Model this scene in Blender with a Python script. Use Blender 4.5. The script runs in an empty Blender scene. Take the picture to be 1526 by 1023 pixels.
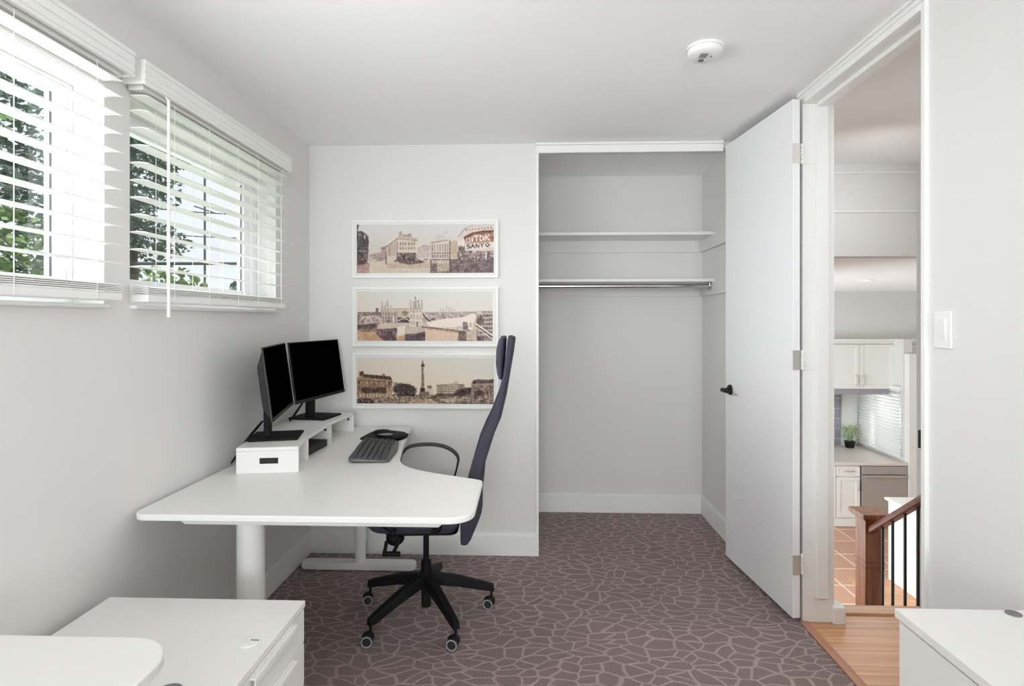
import bpy, bmesh, math, random
import numpy as np
from mathutils import Vector, Matrix
PI = math.pi
S = bpy.context.scene
COL = S.collection
random.seed(7)

# ------------------------------------------------------------------ colours / materials
def lin(c):
    return tuple(((v / 255.) / 12.92 if v / 255. <= .04045 else ((v / 255. + .055) / 1.055) ** 2.4) for v in c)

def mat(name, rgb, rough=.5, metal=0., noise=0., nscale=40., bump=0., bscale=200., spec=.5, coat=0., stretch=None):
    m = bpy.data.materials.new(name); m.use_nodes = True
    nt = m.node_tree; b = nt.nodes['Principled BSDF']
    c = lin(rgb)
    b.inputs['Roughness'].default_value = rough; b.inputs['Metallic'].default_value = metal
    b.inputs['Specular IOR Level'].default_value = spec
    if coat: b.inputs['Coat Weight'].default_value = coat
    tc = nt.nodes.new('ShaderNodeTexCoord'); mp = nt.nodes.new('ShaderNodeMapping')
    nt.links.new(tc.outputs['Object'], mp.inputs[0])
    if stretch: mp.inputs['Scale'].default_value = stretch
    n = nt.nodes.new('ShaderNodeTexNoise'); n.inputs['Scale'].default_value = nscale; n.inputs['Detail'].default_value = 4
    nt.links.new(mp.outputs[0], n.inputs['Vector'])
    mix = nt.nodes.new('ShaderNodeMix'); mix.data_type = 'RGBA'
    k = max(noise, .012)
    mix.inputs[6].default_value = tuple(v * (1 - k) for v in c) + (1,)
    mix.inputs[7].default_value = tuple(min(1, v * (1 + k)) for v in c) + (1,)
    nt.links.new(n.outputs['Fac'], mix.inputs[0]); nt.links.new(mix.outputs[2], b.inputs['Base Color'])
    if bump:
        n2 = nt.nodes.new('ShaderNodeTexNoise'); n2.inputs['Scale'].default_value = bscale; n2.inputs['Detail'].default_value = 3
        nt.links.new(mp.outputs[0], n2.inputs['Vector'])
        bp = nt.nodes.new('ShaderNodeBump'); bp.inputs['Strength'].default_value = bump; bp.inputs['Distance'].default_value = .003
        nt.links.new(n2.outputs['Fac'], bp.inputs['Height']); nt.links.new(bp.outputs[0], b.inputs['Normal'])
    return m

def emis(name, rgb, s):
    m = mat(name, rgb); b = m.node_tree.nodes['Principled BSDF']
    b.inputs['Emission Color'].default_value = lin(rgb) + (1,); b.inputs['Emission Strength'].default_value = s
    return m

M = {}
M['wall'] = mat('wall_paint', (226, 225, 222), .85, noise=.01, nscale=6, bump=.05, bscale=350, spec=.25)
M['ceil'] = mat('ceiling_paint', (249, 249, 249), .9, noise=.01, nscale=5, spec=.2)
M['trim'] = mat('white_trim_paint', (238, 238, 235), .45)
M['door'] = mat('white_door_paint', (236, 236, 237), .5)
M['white'] = mat('white_laminate', (238, 237, 233), .38, noise=.01)
M['whitemetal'] = mat('white_powder_coat', (235, 234, 230), .42)
M['blind'] = mat('white_blind_vinyl', (243, 243, 240), .4)
M['vinyl'] = mat('white_window_vinyl', (240, 240, 242), .35)
M['black'] = mat('black_plastic', (20, 19, 22), .45, noise=.06, spec=.3)
M['armpad'] = mat('dark_grey_arm_padding', (66, 62, 61), .7, noise=.06)
M['blackmatte'] = mat('black_matte_metal', (17, 16, 19), .6, noise=.05, spec=.22)
M['screen'] = mat('dark_screen', (2, 2, 3), .3, spec=0.)
M['monback'] = mat('dark_grey_plastic', (40, 39, 42), .5)
M['grey'] = mat('grey_plastic', (120, 121, 124), .5)
M['wheelring'] = mat('pale_wheel_ring', (190, 190, 192), .4)
M['key'] = mat('charcoal_keys', (68, 70, 70), .55, noise=.08)
M['keybody'] = mat('graphite_keyboard_body', (96, 98, 98), .5)
M['fabric'] = mat('charcoal_mesh_fabric', (68, 67, 79), .85, noise=.15, nscale=500, bump=.4, bscale=900, spec=.2)
M['steel'] = mat('brushed_nickel', (206, 202, 194), .42, metal=.55)
M['chrome'] = mat('chrome_rod', (205, 205, 205), .22, metal=1.)
M['bronze'] = mat('dark_bronze', (26, 24, 26), .4, metal=.5)
M['stainless'] = mat('brushed_stainless', (196, 190, 184), .45, metal=.55, noise=.04, nscale=30, stretch=(60, 60, 1))
M['cab'] = mat('cream_cabinet_paint', (240, 239, 234), .45)
M['counter'] = mat('pale_stone_counter', (222, 214, 206), .3, noise=.08, nscale=60)
M['darkgap'] = mat('dark_slot', (40, 38, 36), .8)
M['iron'] = mat('black_iron', (24, 22, 22), .5)
M['leaf'] = mat('tree_leaf', (122, 148, 84), .6, noise=.4, nscale=1.6, spec=.3)
M['leafdark'] = mat('dark_tree_leaf', (96, 118, 102), .6, noise=.4, nscale=1.2, spec=.3)
M['bark'] = mat('tree_bark', (74, 66, 60), .9, noise=.3, nscale=20)
M['plant'] = mat('spider_plant_leaf', (192, 206, 166), .5, noise=.3, nscale=8)
M['pole'] = mat('weathered_pole_wood', (110, 108, 112), .9, noise=.2)
M['grass'] = mat('lawn_grass', (120, 138, 88), .9, noise=.3, nscale=3)
M['roofing'] = mat('grey_roofing', (150, 152, 160), .9, noise=.1)
M['siding'] = mat('pale_siding', (205, 206, 210), .8, noise=.03)

def glass_mat():
    m = bpy.data.materials.new('window_glass'); m.use_nodes = True; nt = m.node_tree; nt.nodes.clear()
    o = nt.nodes.new('ShaderNodeOutputMaterial'); t = nt.nodes.new('ShaderNodeBsdfTransparent'); g = nt.nodes.new('ShaderNodeBsdfGlossy')
    g.inputs['Roughness'].default_value = .02; t.inputs[0].default_value = (.95, .97, .97, 1)
    n = nt.nodes.new('ShaderNodeTexNoise'); n.inputs['Scale'].default_value = 2
    r = nt.nodes.new('ShaderNodeMapRange'); r.inputs[3].default_value = .03; r.inputs[4].default_value = .06
    x = nt.nodes.new('ShaderNodeMixShader'); nt.links.new(n.outputs['Fac'], r.inputs[0]); nt.links.new(r.outputs[0], x.inputs[0])
    nt.links.new(t.outputs[0], x.inputs[1]); nt.links.new(g.outputs[0], x.inputs[2]); nt.links.new(x.outputs[0], o.inputs[0])
    return m
M['glass'] = glass_mat()

def carpet_mat():
    m = bpy.data.materials.new('patterned_carpet'); m.use_nodes = True; nt = m.node_tree; L = nt.links.new
    b = nt.nodes['Principled BSDF']; b.inputs['Roughness'].default_value = .95; b.inputs['Specular IOR Level'].default_value = .1
    b.inputs['Sheen Weight'].default_value = .15
    tc = nt.nodes.new('ShaderNodeTexCoord')
    nz = nt.nodes.new('ShaderNodeTexNoise'); nz.inputs['Scale'].default_value = 4.5; nz.inputs['Detail'].default_value = 1
    L(tc.outputs['Object'], nz.inputs['Vector'])
    sub = nt.nodes.new('ShaderNodeVectorMath'); sub.operation = 'SUBTRACT'; sub.inputs[1].default_value = (.5, .5, .5)
    L(nz.outputs['Color'], sub.inputs[0])
    sc = nt.nodes.new('ShaderNodeVectorMath'); sc.operation = 'SCALE'; sc.inputs['Scale'].default_value = .13
    L(sub.outputs[0], sc.inputs[0])
    add = nt.nodes.new('ShaderNodeVectorMath'); L(tc.outputs['Object'], add.inputs[0]); L(sc.outputs[0], add.inputs[1])
    mp = nt.nodes.new('ShaderNodeMapping'); mp.inputs['Scale'].default_value = (11.5, 19.5, 1); mp.inputs['Rotation'].default_value = (0, 0, .12)
    L(add.outputs[0], mp.inputs[0])
    v = nt.nodes.new('ShaderNodeTexVoronoi'); v.feature = 'DISTANCE_TO_EDGE'; v.voronoi_dimensions = '2D'; v.inputs['Scale'].default_value = 1
    L(mp.outputs[0], v.inputs['Vector'])
    r = nt.nodes.new('ShaderNodeMapRange'); r.interpolation_type = 'SMOOTHSTEP'
    r.inputs[1].default_value = .015; r.inputs[2].default_value = .125; r.inputs[3].default_value = 1; r.inputs[4].default_value = 0
    L(v.outputs['Distance'], r.inputs[0])
    fine = nt.nodes.new('ShaderNodeTexNoise'); fine.inputs['Scale'].default_value = 190; fine.inputs['Detail'].default_value = 2
    L(tc.outputs['Object'], fine.inputs['Vector'])
    big = nt.nodes.new('ShaderNodeTexNoise'); big.inputs['Scale'].default_value = 2.2; L(tc.outputs['Object'], big.inputs['Vector'])
    mix = nt.nodes.new('ShaderNodeMix'); mix.data_type = 'RGBA'
    mix.inputs[6].default_value = lin((133, 115, 112)) + (1,); mix.inputs[7].default_value = lin((174, 154, 151)) + (1,)
    L(r.outputs[0], mix.inputs[0])
    m2 = nt.nodes.new('ShaderNodeMix'); m2.data_type = 'RGBA'; m2.blend_type = 'MULTIPLY'; m2.inputs[0].default_value = 1
    rr = nt.nodes.new('ShaderNodeMapRange'); rr.inputs[1].default_value = .3; rr.inputs[2].default_value = .7; rr.inputs[3].default_value = .66; rr.inputs[4].default_value = 1.26
    L(fine.outputs['Fac'], rr.inputs[0]); L(mix.outputs[2], m2.inputs[6]); L(rr.outputs[0], m2.inputs[7])
    m3 = nt.nodes.new('ShaderNodeMix'); m3.data_type = 'RGBA'; m3.blend_type = 'MULTIPLY'; m3.inputs[0].default_value = 1
    r3 = nt.nodes.new('ShaderNodeMapRange'); r3.inputs[1].default_value = .3; r3.inputs[2].default_value = .7; r3.inputs[3].default_value = .92; r3.inputs[4].default_value = 1.06
    L(big.outputs['Fac'], r3.inputs[0]); L(m2.outputs[2], m3.inputs[6]); L(r3.outputs[0], m3.inputs[7])
    L(m3.outputs[2], b.inputs['Base Color'])
    h = nt.nodes.new('ShaderNodeMath'); h.operation = 'MULTIPLY_ADD'; h.inputs[1].default_value = .5; L(fine.outputs['Fac'], h.inputs[0]); L(r.outputs[0], h.inputs[2])
    bp = nt.nodes.new('ShaderNodeBump'); bp.inputs['Strength'].default_value = .5; bp.inputs['Distance'].default_value = .004
    L(h.outputs[0], bp.inputs['Height']); L(bp.outputs[0], b.inputs['Normal'])
    return m
M['carpet'] = carpet_mat()

def wood_mat(name, a, b_, scale, plank=None, rough=.4):
    m = bpy.data.materials.new(name); m.use_nodes = True; nt = m.node_tree; L = nt.links.new
    b = nt.nodes['Principled BSDF']; b.inputs['Roughness'].default_value = rough
    tc = nt.nodes.new('ShaderNodeTexCoord'); mp = nt.nodes.new('ShaderNodeMapping'); mp.inputs['Scale'].default_value = scale
    L(tc.outputs['Object'], mp.inputs[0])
    n = nt.nodes.new('ShaderNodeTexNoise'); n.inputs['Scale'].default_value = 1; n.inputs['Detail'].default_value = 5; n.inputs['Distortion'].default_value = .6
    L(mp.outputs[0], n.inputs['Vector'])
    mix = nt.nodes.new('ShaderNodeMix'); mix.data_type = 'RGBA'; mix.inputs[6].default_value = lin(a) + (1,); mix.inputs[7].default_value = lin(b_) + (1,)
    r = nt.nodes.new('ShaderNodeMapRange'); r.inputs[1].default_value = .3; r.inputs[2].default_value = .7
    L(n.outputs['Fac'], r.inputs[0]); L(r.outputs[0], mix.inputs[0]); out = mix.outputs[2]
    if plank:
        br = nt.nodes.new('ShaderNodeTexBrick'); br.inputs['Color1'].default_value = (.86, .86, .86, 1); br.inputs['Color2'].default_value = (1.06, 1.04, 1.02, 1)
        br.inputs['Mortar'].default_value = (.62, .52, .45, 1); br.inputs['Scale'].default_value = 1; br.inputs['Brick Width'].default_value = plank[0]
        br.inputs['Row Height'].default_value = plank[1]; br.inputs['Mortar Size'].default_value = .0016
        L(tc.outputs['Object'], br.inputs['Vector'])
        m2 = nt.nodes.new('ShaderNodeMix'); m2.data_type = 'RGBA'; m2.blend_type = 'MULTIPLY'; m2.inputs[0].default_value = 1
        L(out, m2.inputs[6]); L(br.outputs['Color'], m2.inputs[7]); out = m2.outputs[2]
    L(out, b.inputs['Base Color'])
    return m
M['oakfloor'] = wood_mat('oak_strip_floor', (196, 142, 104), (222, 174, 134), (2.5, 40, 40), (1.1, .057), .35)
M['oak'] = wood_mat('honey_oak', (128, 74, 46), (170, 108, 70), (30, 30, 3), None, .35)
M['redwood'] = wood_mat('red_brown_handrail_wood', (120, 62, 36), (156, 88, 54), (30, 4, 30), None, .3)

def tile_mat(name, c1, c2, mortar, w, h, ms, rot=0., off=.5, rough=.35, axis=None):
    m = bpy.data.materials.new(name); m.use_nodes = True; nt = m.node_tree; L = nt.links.new
    b = nt.nodes['Principled BSDF']; b.inputs['Roughness'].default_value = rough
    tc = nt.nodes.new('ShaderNodeTexCoord'); mp = nt.nodes.new('ShaderNodeMapping')
    if axis == 'xz': mp.inputs['Rotation'].default_value = (-PI / 2, 0, 0)
    else: mp.inputs['Rotation'].default_value = (0, 0, rot)
    L(tc.outputs['Object'], mp.inputs[0])
    br = nt.nodes.new('ShaderNodeTexBrick'); br.offset = off; br.inputs['Scale'].default_value = 1
    br.inputs['Color1'].default_value = lin(c1) + (1,); br.inputs['Color2'].default_value = lin(c2) + (1,); br.inputs['Mortar'].default_value = lin(mortar) + (1,)
    br.inputs['Brick Width'].default_value = w; br.inputs['Row Height'].default_value = h; br.inputs['Mortar Size'].default_value = ms
    L(mp.outputs[0], br.inputs['Vector']); L(br.outputs['Color'], b.inputs['Base Color'])
    return m
M['terra'] = tile_mat('terracotta_floor_tile', (198, 148, 122), (184, 138, 114), (226, 198, 178), .42, .42, .012, rot=.0, off=.0)
M['splash'] = tile_mat('lilac_grey_wall_tile', (166, 162, 174), (158, 155, 168), (206, 204, 212), .3, .16, .006, axis='xz')

# ------------------------------------------------------------------ mesh builder
class MB:
    def __init__(s): s.v = []; s.f = []
    def add(s, v, f):
        o = len(s.v); s.v += [tuple(p) for p in v]; s.f += [tuple(i + o for i in q) for q in f]; return s
    def box(s, x0, x1, y0, y1, z0, z1):
        v = [(x0, y0, z0), (x1, y0, z0), (x1, y1, z0), (x0, y1, z0), (x0, y0, z1), (x1, y0, z1), (x1, y1, z1), (x0, y1, z1)]
        return s.add(v, [(0, 3, 2, 1), (4, 5, 6, 7), (0, 1, 5, 4), (1, 2, 6, 5), (2, 3, 7, 6), (3, 0, 4, 7)])
    def mbox(s, mtx, sx, sy, sz):
        v = [mtx @ Vector((a * sx / 2, b * sy / 2, c * sz / 2)) for c in (-1, 1) for b in (-1, 1) for a in (-1, 1)]
        return s.add(v, [(0, 2, 3, 1), (4, 5, 7, 6), (0, 1, 5, 4), (1, 3, 7, 5), (3, 2, 6, 7), (2, 0, 4, 6)])
    def cyl(s, p0, p1, r0, r1=None, n=20):
        r1 = r0 if r1 is None else r1
        p0 = Vector(p0); p1 = Vector(p1); d = (p1 - p0).normalized()
        a = d.orthogonal().normalized(); b = d.cross(a); v = []
        for p, r in ((p0, r0), (p1, r1)):
            for i in range(n):
                t = 2 * PI * i / n; v.append(p + a * (r * math.cos(t)) + b * (r * math.sin(t)))
        f = [(i, (i + 1) % n, n + (i + 1) % n, n + i) for i in range(n)] + [tuple(range(n))[::-1], tuple(range(n, 2 * n))]
        return s.add(v, f)
    def tube(s, pts, r, n=10, cap=True, flat=1., a0=None):
        pts = [Vector(p) for p in pts]; v = []; f = []; N = len(pts); pa = None
        for k, p in enumerate(pts):
            d = (pts[min(k + 1, N - 1)] - pts[max(k - 1, 0)]).normalized()
            if pa is None: a = d.orthogonal().normalized() if a0 is None else (Vector(a0) - d * d.dot(Vector(a0))).normalized()
            else: a = (pa - d * pa.dot(d)).normalized()
            pa = a; b = d.cross(a); rr = r[k] if isinstance(r, (list, tuple)) else r
            for i in range(n):
                t = 2 * PI * i / n; v.append(p + a * (rr * math.cos(t)) + b * (rr * flat * math.sin(t)))
        for k in range(N - 1):
            for i in range(n):
                j = (i + 1) % n; f.append((k * n + i, k * n + j, (k + 1) * n + j, (k + 1) * n + i))
        if cap: f += [tuple(range(n))[::-1], tuple(range((N - 1) * n, N * n))]
        return s.add(v, f)
    def prism(s, poly, z0, z1, mtx=None):
        n = len(poly); mtx = mtx or Matrix()
        v = [mtx @ Vector((x, y, z0)) for x, y in poly] + [mtx @ Vector((x, y, z1)) for x, y in poly]
        f = [tuple(range(n))[::-1], tuple(range(n, 2 * n))] + [(i, (i + 1) % n, n + (i + 1) % n, n + i) for i in range(n)]
        return s.add(v, f)
    def ell(s, c, r, n=20, m=12, mtx=None):
        v = []; f = []; mtx = mtx or Matrix()
        for j in range(m + 1):
            t = PI * j / m
            for i in range(n):
                p = 2 * PI * i / n
                v.append(mtx @ Vector((r[0] * math.sin(t) * math.cos(p), r[1] * math.sin(t) * math.sin(p), r[2] * math.cos(t))) + Vector(c))
        for j in range(m):
            for i in range(n):
                k = (i + 1) % n; f.append((j * n + i, (j + 1) * n + i, (j + 1) * n + k, j * n + k))
        return s.add(v, f)
    def grid(s, rows):
        nr = len(rows); nc = len(rows[0]); v = [p for r in rows for p in r]
        f = [(i * nc + j, i * nc + j + 1, (i + 1) * nc + j + 1, (i + 1) * nc + j) for i in range(nr - 1) for j in range(nc - 1)]
        return s.add(v, f)

def worldloc(o):
    p = Vector((0, 0, 0))
    while o: p += o.location; o = o.parent
    return p

def build(mb, name, m, parent=None, smooth=None, bevel=0., seg=2, local=False, loc=None):
    me = bpy.data.meshes.new(name)
    vs = [Vector(p) for p in mb.v]
    o = bpy.data.objects.new(name, me); COL.objects.link(o)
    if parent:
        o.parent = parent
        off = Vector((0, 0, 0)) if local else worldloc(parent)
    else:
        if loc is None:
            xs = [p.x for p in vs]; ys = [p.y for p in vs]; zs = [p.z for p in vs]
            loc = ((min(xs) + max(xs)) / 2, (min(ys) + max(ys)) / 2, min(zs))
        o.location = loc; off = Vector(loc)
    me.from_pydata([p - off for p in vs], [], mb.f); me.update()
    bm = bmesh.new(); bm.from_mesh(me); bmesh.ops.recalc_face_normals(bm, faces=bm.faces[:]); bm.to_mesh(me); bm.free()
    me.materials.append(m if not isinstance(m, str) else M[m])
    if smooth is not None:
        for p in me.polygons: p.use_smooth = True
        me.set_sharp_from_angle(angle=math.radians(smooth))
    if bevel:
        b = o.modifiers.new('bevel', 'BEVEL'); b.width = bevel; b.segments = seg; b.limit_method = 'ANGLE'; b.angle_limit = math.radians(40)
        b.harden_normals = False
    return o

def tag(o, label, cat, group=None, kind=None):
    o['label'] = label; o['category'] = cat
    if group: o['group'] = group
    if kind: o['kind'] = kind
    return o
def thing(name, loc, label, cat, group=None, rz=0.):
    o = bpy.data.objects.new(name, None); COL.objects.link(o); o.location = loc; o.rotation_euler = (0, 0, rz)
    o.empty_display_size = .1
    return tag(o, label, cat, group)
def struct(mb, name, m, bevel=0., smooth=None, parent=None):
    o = build(mb, name, m, parent, bevel=bevel, smooth=smooth, loc=None if parent else (0, 0, 0))
    if not parent: o['kind'] = 'structure'
    return o

def rounded(poly, radii, n=8):
    out = []; N = len(poly)
    for i, p in enumerate(poly):
        r = radii[i] if isinstance(radii, (list, tuple)) else radii
        p = Vector(p); a = Vector(poly[i - 1]); b = Vector(poly[(i + 1) % N])
        if r <= 0: out.append(tuple(p)); continue
        da = (a - p).normalized(); db = (b - p).normalized(); ang = da.angle(db)
        t = r / math.tan(ang / 2); t = min(t, (a - p).length * .49, (b - p).length * .49); r = t * math.tan(ang / 2)
        c = p + (da + db).normalized() * (r / math.sin(ang / 2))
        p0 = p + da * t; p1 = p + db * t
        a0 = math.atan2(p0.y - c.y, p0.x - c.x); a1 = math.atan2(p1.y - c.y, p1.x - c.x)
        d = (a1 - a0 + PI) % (2 * PI) - PI
        for k in range(n + 1):
            q = a0 + d * k / n; out.append((c.x + r * math.cos(q), c.y + r * math.sin(q)))
    return out

def smoothpath(pts, n=8):
    P = [Vector(p) for p in pts]; P = [2 * P[0] - P[1]] + P + [2 * P[-1] - P[-2]]; out = []
    for i in range(1, len(P) - 2):
        for k in range(n):
            t = k / n
            out.append(.5 * ((2 * P[i]) + (P[i + 1] - P[i - 1]) * t + (2 * P[i - 1] - 5 * P[i] + 4 * P[i + 1] - P[i + 2]) * t * t + (3 * P[i] - P[i - 1] - 3 * P[i + 1] + P[i + 2]) * t ** 3))
    out.append(P[-2]); return out

# ------------------------------------------------------------------ room shell
XL, XR, YB, ZC = -1.34, 1.262, 3.38, 2.445
XH = 1.38                      # hall side of the right wall
YC = 4.16                      # closet back
YR = -3.2                      # rear wall
FL = -1.48                     # lower floor level
W1 = (.40, 1.736, 1.433, 2.13); W2 = (1.85, 2.93, 1.433, 2.13)

struct(MB().box(XL - .15, XR, YR - .12, YC + .12, -.12, 0), 'floor', 'carpet')
struct(MB().box(XL - .15, XH + .0, YR - .12, YC + .12, ZC, ZC + .12), 'ceiling', 'ceil')
b = MB(); x0, x1 = XL - .15, XL
b.box(x0, x1, YR - .12, W1[0], 0, ZC).box(x0, x1, W1[1], W2[0], 0, ZC).box(x0, x1, W2[1], YC + .12, 0, ZC)
for w in (W1, W2): b.box(x0, x1, w[0], w[1], 0, w[2]).box(x0, x1, w[0], w[1], w[3], ZC)
struct(b, 'wall_left', 'wall')
CX = .036                      # closet opening left edge
b = MB().box(XL, CX, YB, YB + .1, 0, ZC).box(CX, 1.23, YB, YB + .1, 2.405, ZC)
struct(b, 'wall_back', 'wall')
struct(MB().box(-.45, XR, YC, YC + .12, 0, ZC).box(-.47, -.45, YB + .1, YC + .12, 0, ZC), 'wall_closet_back', 'wall')
struct(MB().box(1.23, XR, YB - .002, YC, 0, ZC), 'wall_closet_right', 'wall')
b = MB().box(XR, XH, YR - .12, 1.858, -.12, ZC).box(XR, XH, 2.697, 4.7, FL, ZC).box(XR, XH, 7.4, 9.4, FL, ZC).box(XR, XH, 4.7, 7.4, FL, -1.2).box(XR, XH, 4.7, 7.4, 1.3, ZC).box(XR, XH, 1.858, 2.697, 2.42, ZC)  # opening beyond the stairwell is added to let fill into the kitchen
struct(b, 'wall_right', 'wall')
b = MB(); y0, y1 = YR - .12, YR
b.box(XL, -1.0, y0, y1, 0, ZC).box(1.0, XR, y0, y1, 0, ZC).box(-1.0, 1.0, y0, y1, 0, .75).box(-1.0, 1.0, y0, y1, 2.2, ZC)  # window opening here is invented, it admits the added rear fill
struct(b, 'wall_rear', 'wall')

# baseboards: board with a small stepped top
def bb(x0, x1, y0, y1, h=.128, face=None):
    m = MB(); m.box(x0, x1, y0, y1, 0, h - .012)
    t = .006
    if face == '+x': m.box(x0, x1 - t, y0, y1, h - .012, h)
    elif face == '-y': m.box(x0, x1, y0 + t, y1, h - .012, h)
    elif face == '-x': m.box(x0 + t, x1, y0, y1, h - .012, h)
    return m
struct(bb(XL, XL + .016, YR, YB, face='+x'), 'baseboard_left', 'trim', .002)
struct(bb(XL + .016, CX - .01, YB - .016, YB, .132, face='-y'), 'baseboard_back', 'trim', .002)
struct(bb(-.45, 1.23, YC - .016, YC, .135, face='-y'), 'baseboard_closet_back', 'trim', .002)
struct(bb(1.214, 1.23, YB + .02, YC - .016, .135, face='-x'), 'baseboard_closet_right', 'trim', .002)
struct(bb(XR - .016, XR, YR, 1.84, face='-x'), 'baseboard_right', 'trim', .002)
# closet opening trim: header moulding and slim jamb
m = MB().box(CX - .012, 1.118, YB - .016, YB, 2.385, 2.43).box(CX - .016, 1.118, YB - .026, YB, 2.43, ZC - .001)
struct(m, 'trim_1', 'trim', .003)
struct(MB().box(CX - .014, CX + .003, YB - .014, YB + .1, 0, 2.386), 'trim_2', 'trim', .002)
# door frame
m = MB()
m.box(XR - .014, XH + .012, 2.674, 2.697, 0, 2.42)                 # far jamb
m.box(1.306, 1.358, 2.657, 2.6745, .116, 2.39)                     # stop, ends above the floor
m.box(XR - .012, XH + .012, 1.858, 1.878, 0, 2.42)                 # near jamb
m.box(XR - .014, XH + .012, 1.878, 2.674, 2.394, 2.42)             # head jamb
m.box(1.306, 1.358, 1.878, 2.657, 2.376, 2.3945)                   # head stop
m.box(XR - .02, XR, 1.80, 2.70, 2.417, 2.4446)                     # head casing
m.box(XR - .03, XR - .02, 1.80, 2.70, 2.432, 2.4446)
struct(m, 'trim_3', 'trim', .002)
sp = MB().prism(rounded([(1.245, .0), (1.275, .0), (1.275, .062), (1.245, .062)], .012), 0, .004, Matrix.Translation((0, 1.874, .98)) @ Matrix.Rotation(PI / 2, 4, 'X'))
sp = MB().box(1.243, 1.30, 1.8775, 1.8805, .983, 1.041)
o = build(sp, 'strike_plate', 'bronze', bevel=.0012)
tag(o, 'dark bronze strike plate on the near edge of the doorway', 'strike plate')

# hall, stairwell, lower kitchen
struct(MB().box(XR, 2.57, .2, 2.745, -.12, 0), 'floor_hall', 'oakfloor')
struct(MB().box(XH + .001, 2.569, 2.7465, 2.826, -.045, .010), 'trim_7', wood_mat('nosing_oak', (206, 158, 122), (228, 184, 148), (3, 40, 40)), .004)
struct(MB().box(XR - .028, XR + .012, 1.878, 2.674, .0005, .006), 'trim_4', wood_mat('threshold_oak', (170, 112, 84), (196, 140, 110), (30, 3, 30)), .002)
m = MB().box(XH, XH + .055, 2.655, 2.735, 0, .078)
struct(m, 'baseboard_hall', 'trim', .003)
struct(MB().box(XH, 2.69, .08, 3.98, ZC, ZC + .12), 'ceiling_hall', 'ceil')
struct(MB().box(2.57, 2.69, .08, 3.9, FL, ZC).box(XH, 2.69, .08, .2, -.12, ZC), 'wall_hall', 'wall')
m = MB().box(XH, 6.7, 3.9, 3.98, 1.826, ZC + .1)
struct(m, 'wall_header', 'wall')
struct(MB().box(XH, 2.57, 3.885, 3.9, 2.378, 2.39).box(XH, 2.57, 3.88, 3.9, 2.118, 2.13), 'trim_5', 'trim', .002)
struct(MB().box(XH, 2.57, 2.70, 2.822, FL, -.046), 'wall_landing', 'wall')
struct(MB().box(XR, 6.7, 2.7, 9.4, FL - .1, FL), 'floor_kitchen', 'terra')
struct(MB().box(XH, 6.7, 3.98, 9.4, 1.82, 1.94), 'ceiling_kitchen', 'ceil')
struct(MB().box(XH, 5.2, 9.23, 9.4, FL, 1.82).box(XH, 6.7, 8.55, 9.23, 1.13, 1.82), 'wall_kitchen_back', 'wall')
KY0, KY1, KZ0, KZ1 = 8.22, 9.16, -.46, .4
m = MB().box(5.2, 5.32, 8.16, KY0, FL, 1.13).box(5.2, 5.32, KY1, 9.4, FL, 1.13).box(5.2, 5.32, KY0, KY1, FL, KZ0).box(5.2, 5.32, KY0, KY1, KZ1, 1.13)
struct(m, 'wall_kitchen_right', 'wall')
m = MB().box(6.6, 6.7, 3.9, 4.4, FL, 1.82).box(6.6, 6.7, 7.6, 9.4, FL, 1.82).box(6.6, 6.7, 4.4, 7.6, FL, 1.82).box(5.32, 6.6, 8.9, 9.0, FL, 1.82).box(2.69, 6.6, 3.86, 3.98, FL, 1.82)
struct(m, 'wall_kitchen_far', 'wall')
m = MB()
for i in range(7):
    y = 2.822 + i * .26; z = -(i + 1) * .185
    m.box(XH + .004, 2.47, y, y + .285, z - .03, z).box(XH + .004, 2.47, y + .26, y + .278, z - .185, z - .03)
struct(m, 'floor_stairs', 'oak')
# strip of timber floor at the foot of the stairs
struct(MB().box(3.5, 3.945, 5.0, 6.5, FL, FL + .006), 'floor_lower', 'oakfloor')

# ------------------------------------------------------------------ windows
def window(n, w, f, stile, gz0, gz1):
    y0, y1, z0, z1 = w; xf0, xf1 = XL - .15, XL - .10; zs = z0 + .012
    m = MB(); fn = .045; ft = .022
    m.box(xf0, xf1, y0, y0 + fn, zs, z1).box(xf0, xf1, y1 - f, y1, zs, z1).box(xf0, xf1, y0 + fn, y1 - f, z1 - ft, z1).box(xf0, xf1, y0 + fn, y1 - f, zs, zs + .04)
    fr = struct(m, 'window_%d' % n, 'vinyl', .003)
    g0, g1, h0, h1 = y0 + fn + .03, y1 - f - stile, gz0, gz1
    s = MB(); a0, a1 = XL - .145, XL - .110
    s.box(a0, a1, y0 + fn, g0, zs + .04, z1 - ft).box(a0, a1, g1, y1 - f, zs + .04, z1 - ft).box(a0, a1, g0, g1, zs + .04, h0).box(a0, a1, g0, g1, h1, z1 - ft)
    struct(s, 'sash', 'vinyl', .003, parent=fr)
    q = MB().box(XL - .1222, XL - .120, g1 - .008, g1 + .001, h0, h1).box(XL - .1222, XL - .120, g0 - .001, g0 + .008, h0, h1)
    struct(q, 'glazing_gasket', 'grey', parent=fr)
    e = MB().box(XL - .1235, XL - .1225, g0, g1, h0, h1)
    struct(e, 'pane', 'glass', parent=fr)
    k = MB().box(XL - .10, XL + .022, y0, y1, z0, zs)
    struct(k, 'window_sill', 'trim', .003, parent=fr)
window(1, W1, .011, .046, 1.528, 2.09); window(2, W2, .058, .062, 1.543, 2.074)

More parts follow.
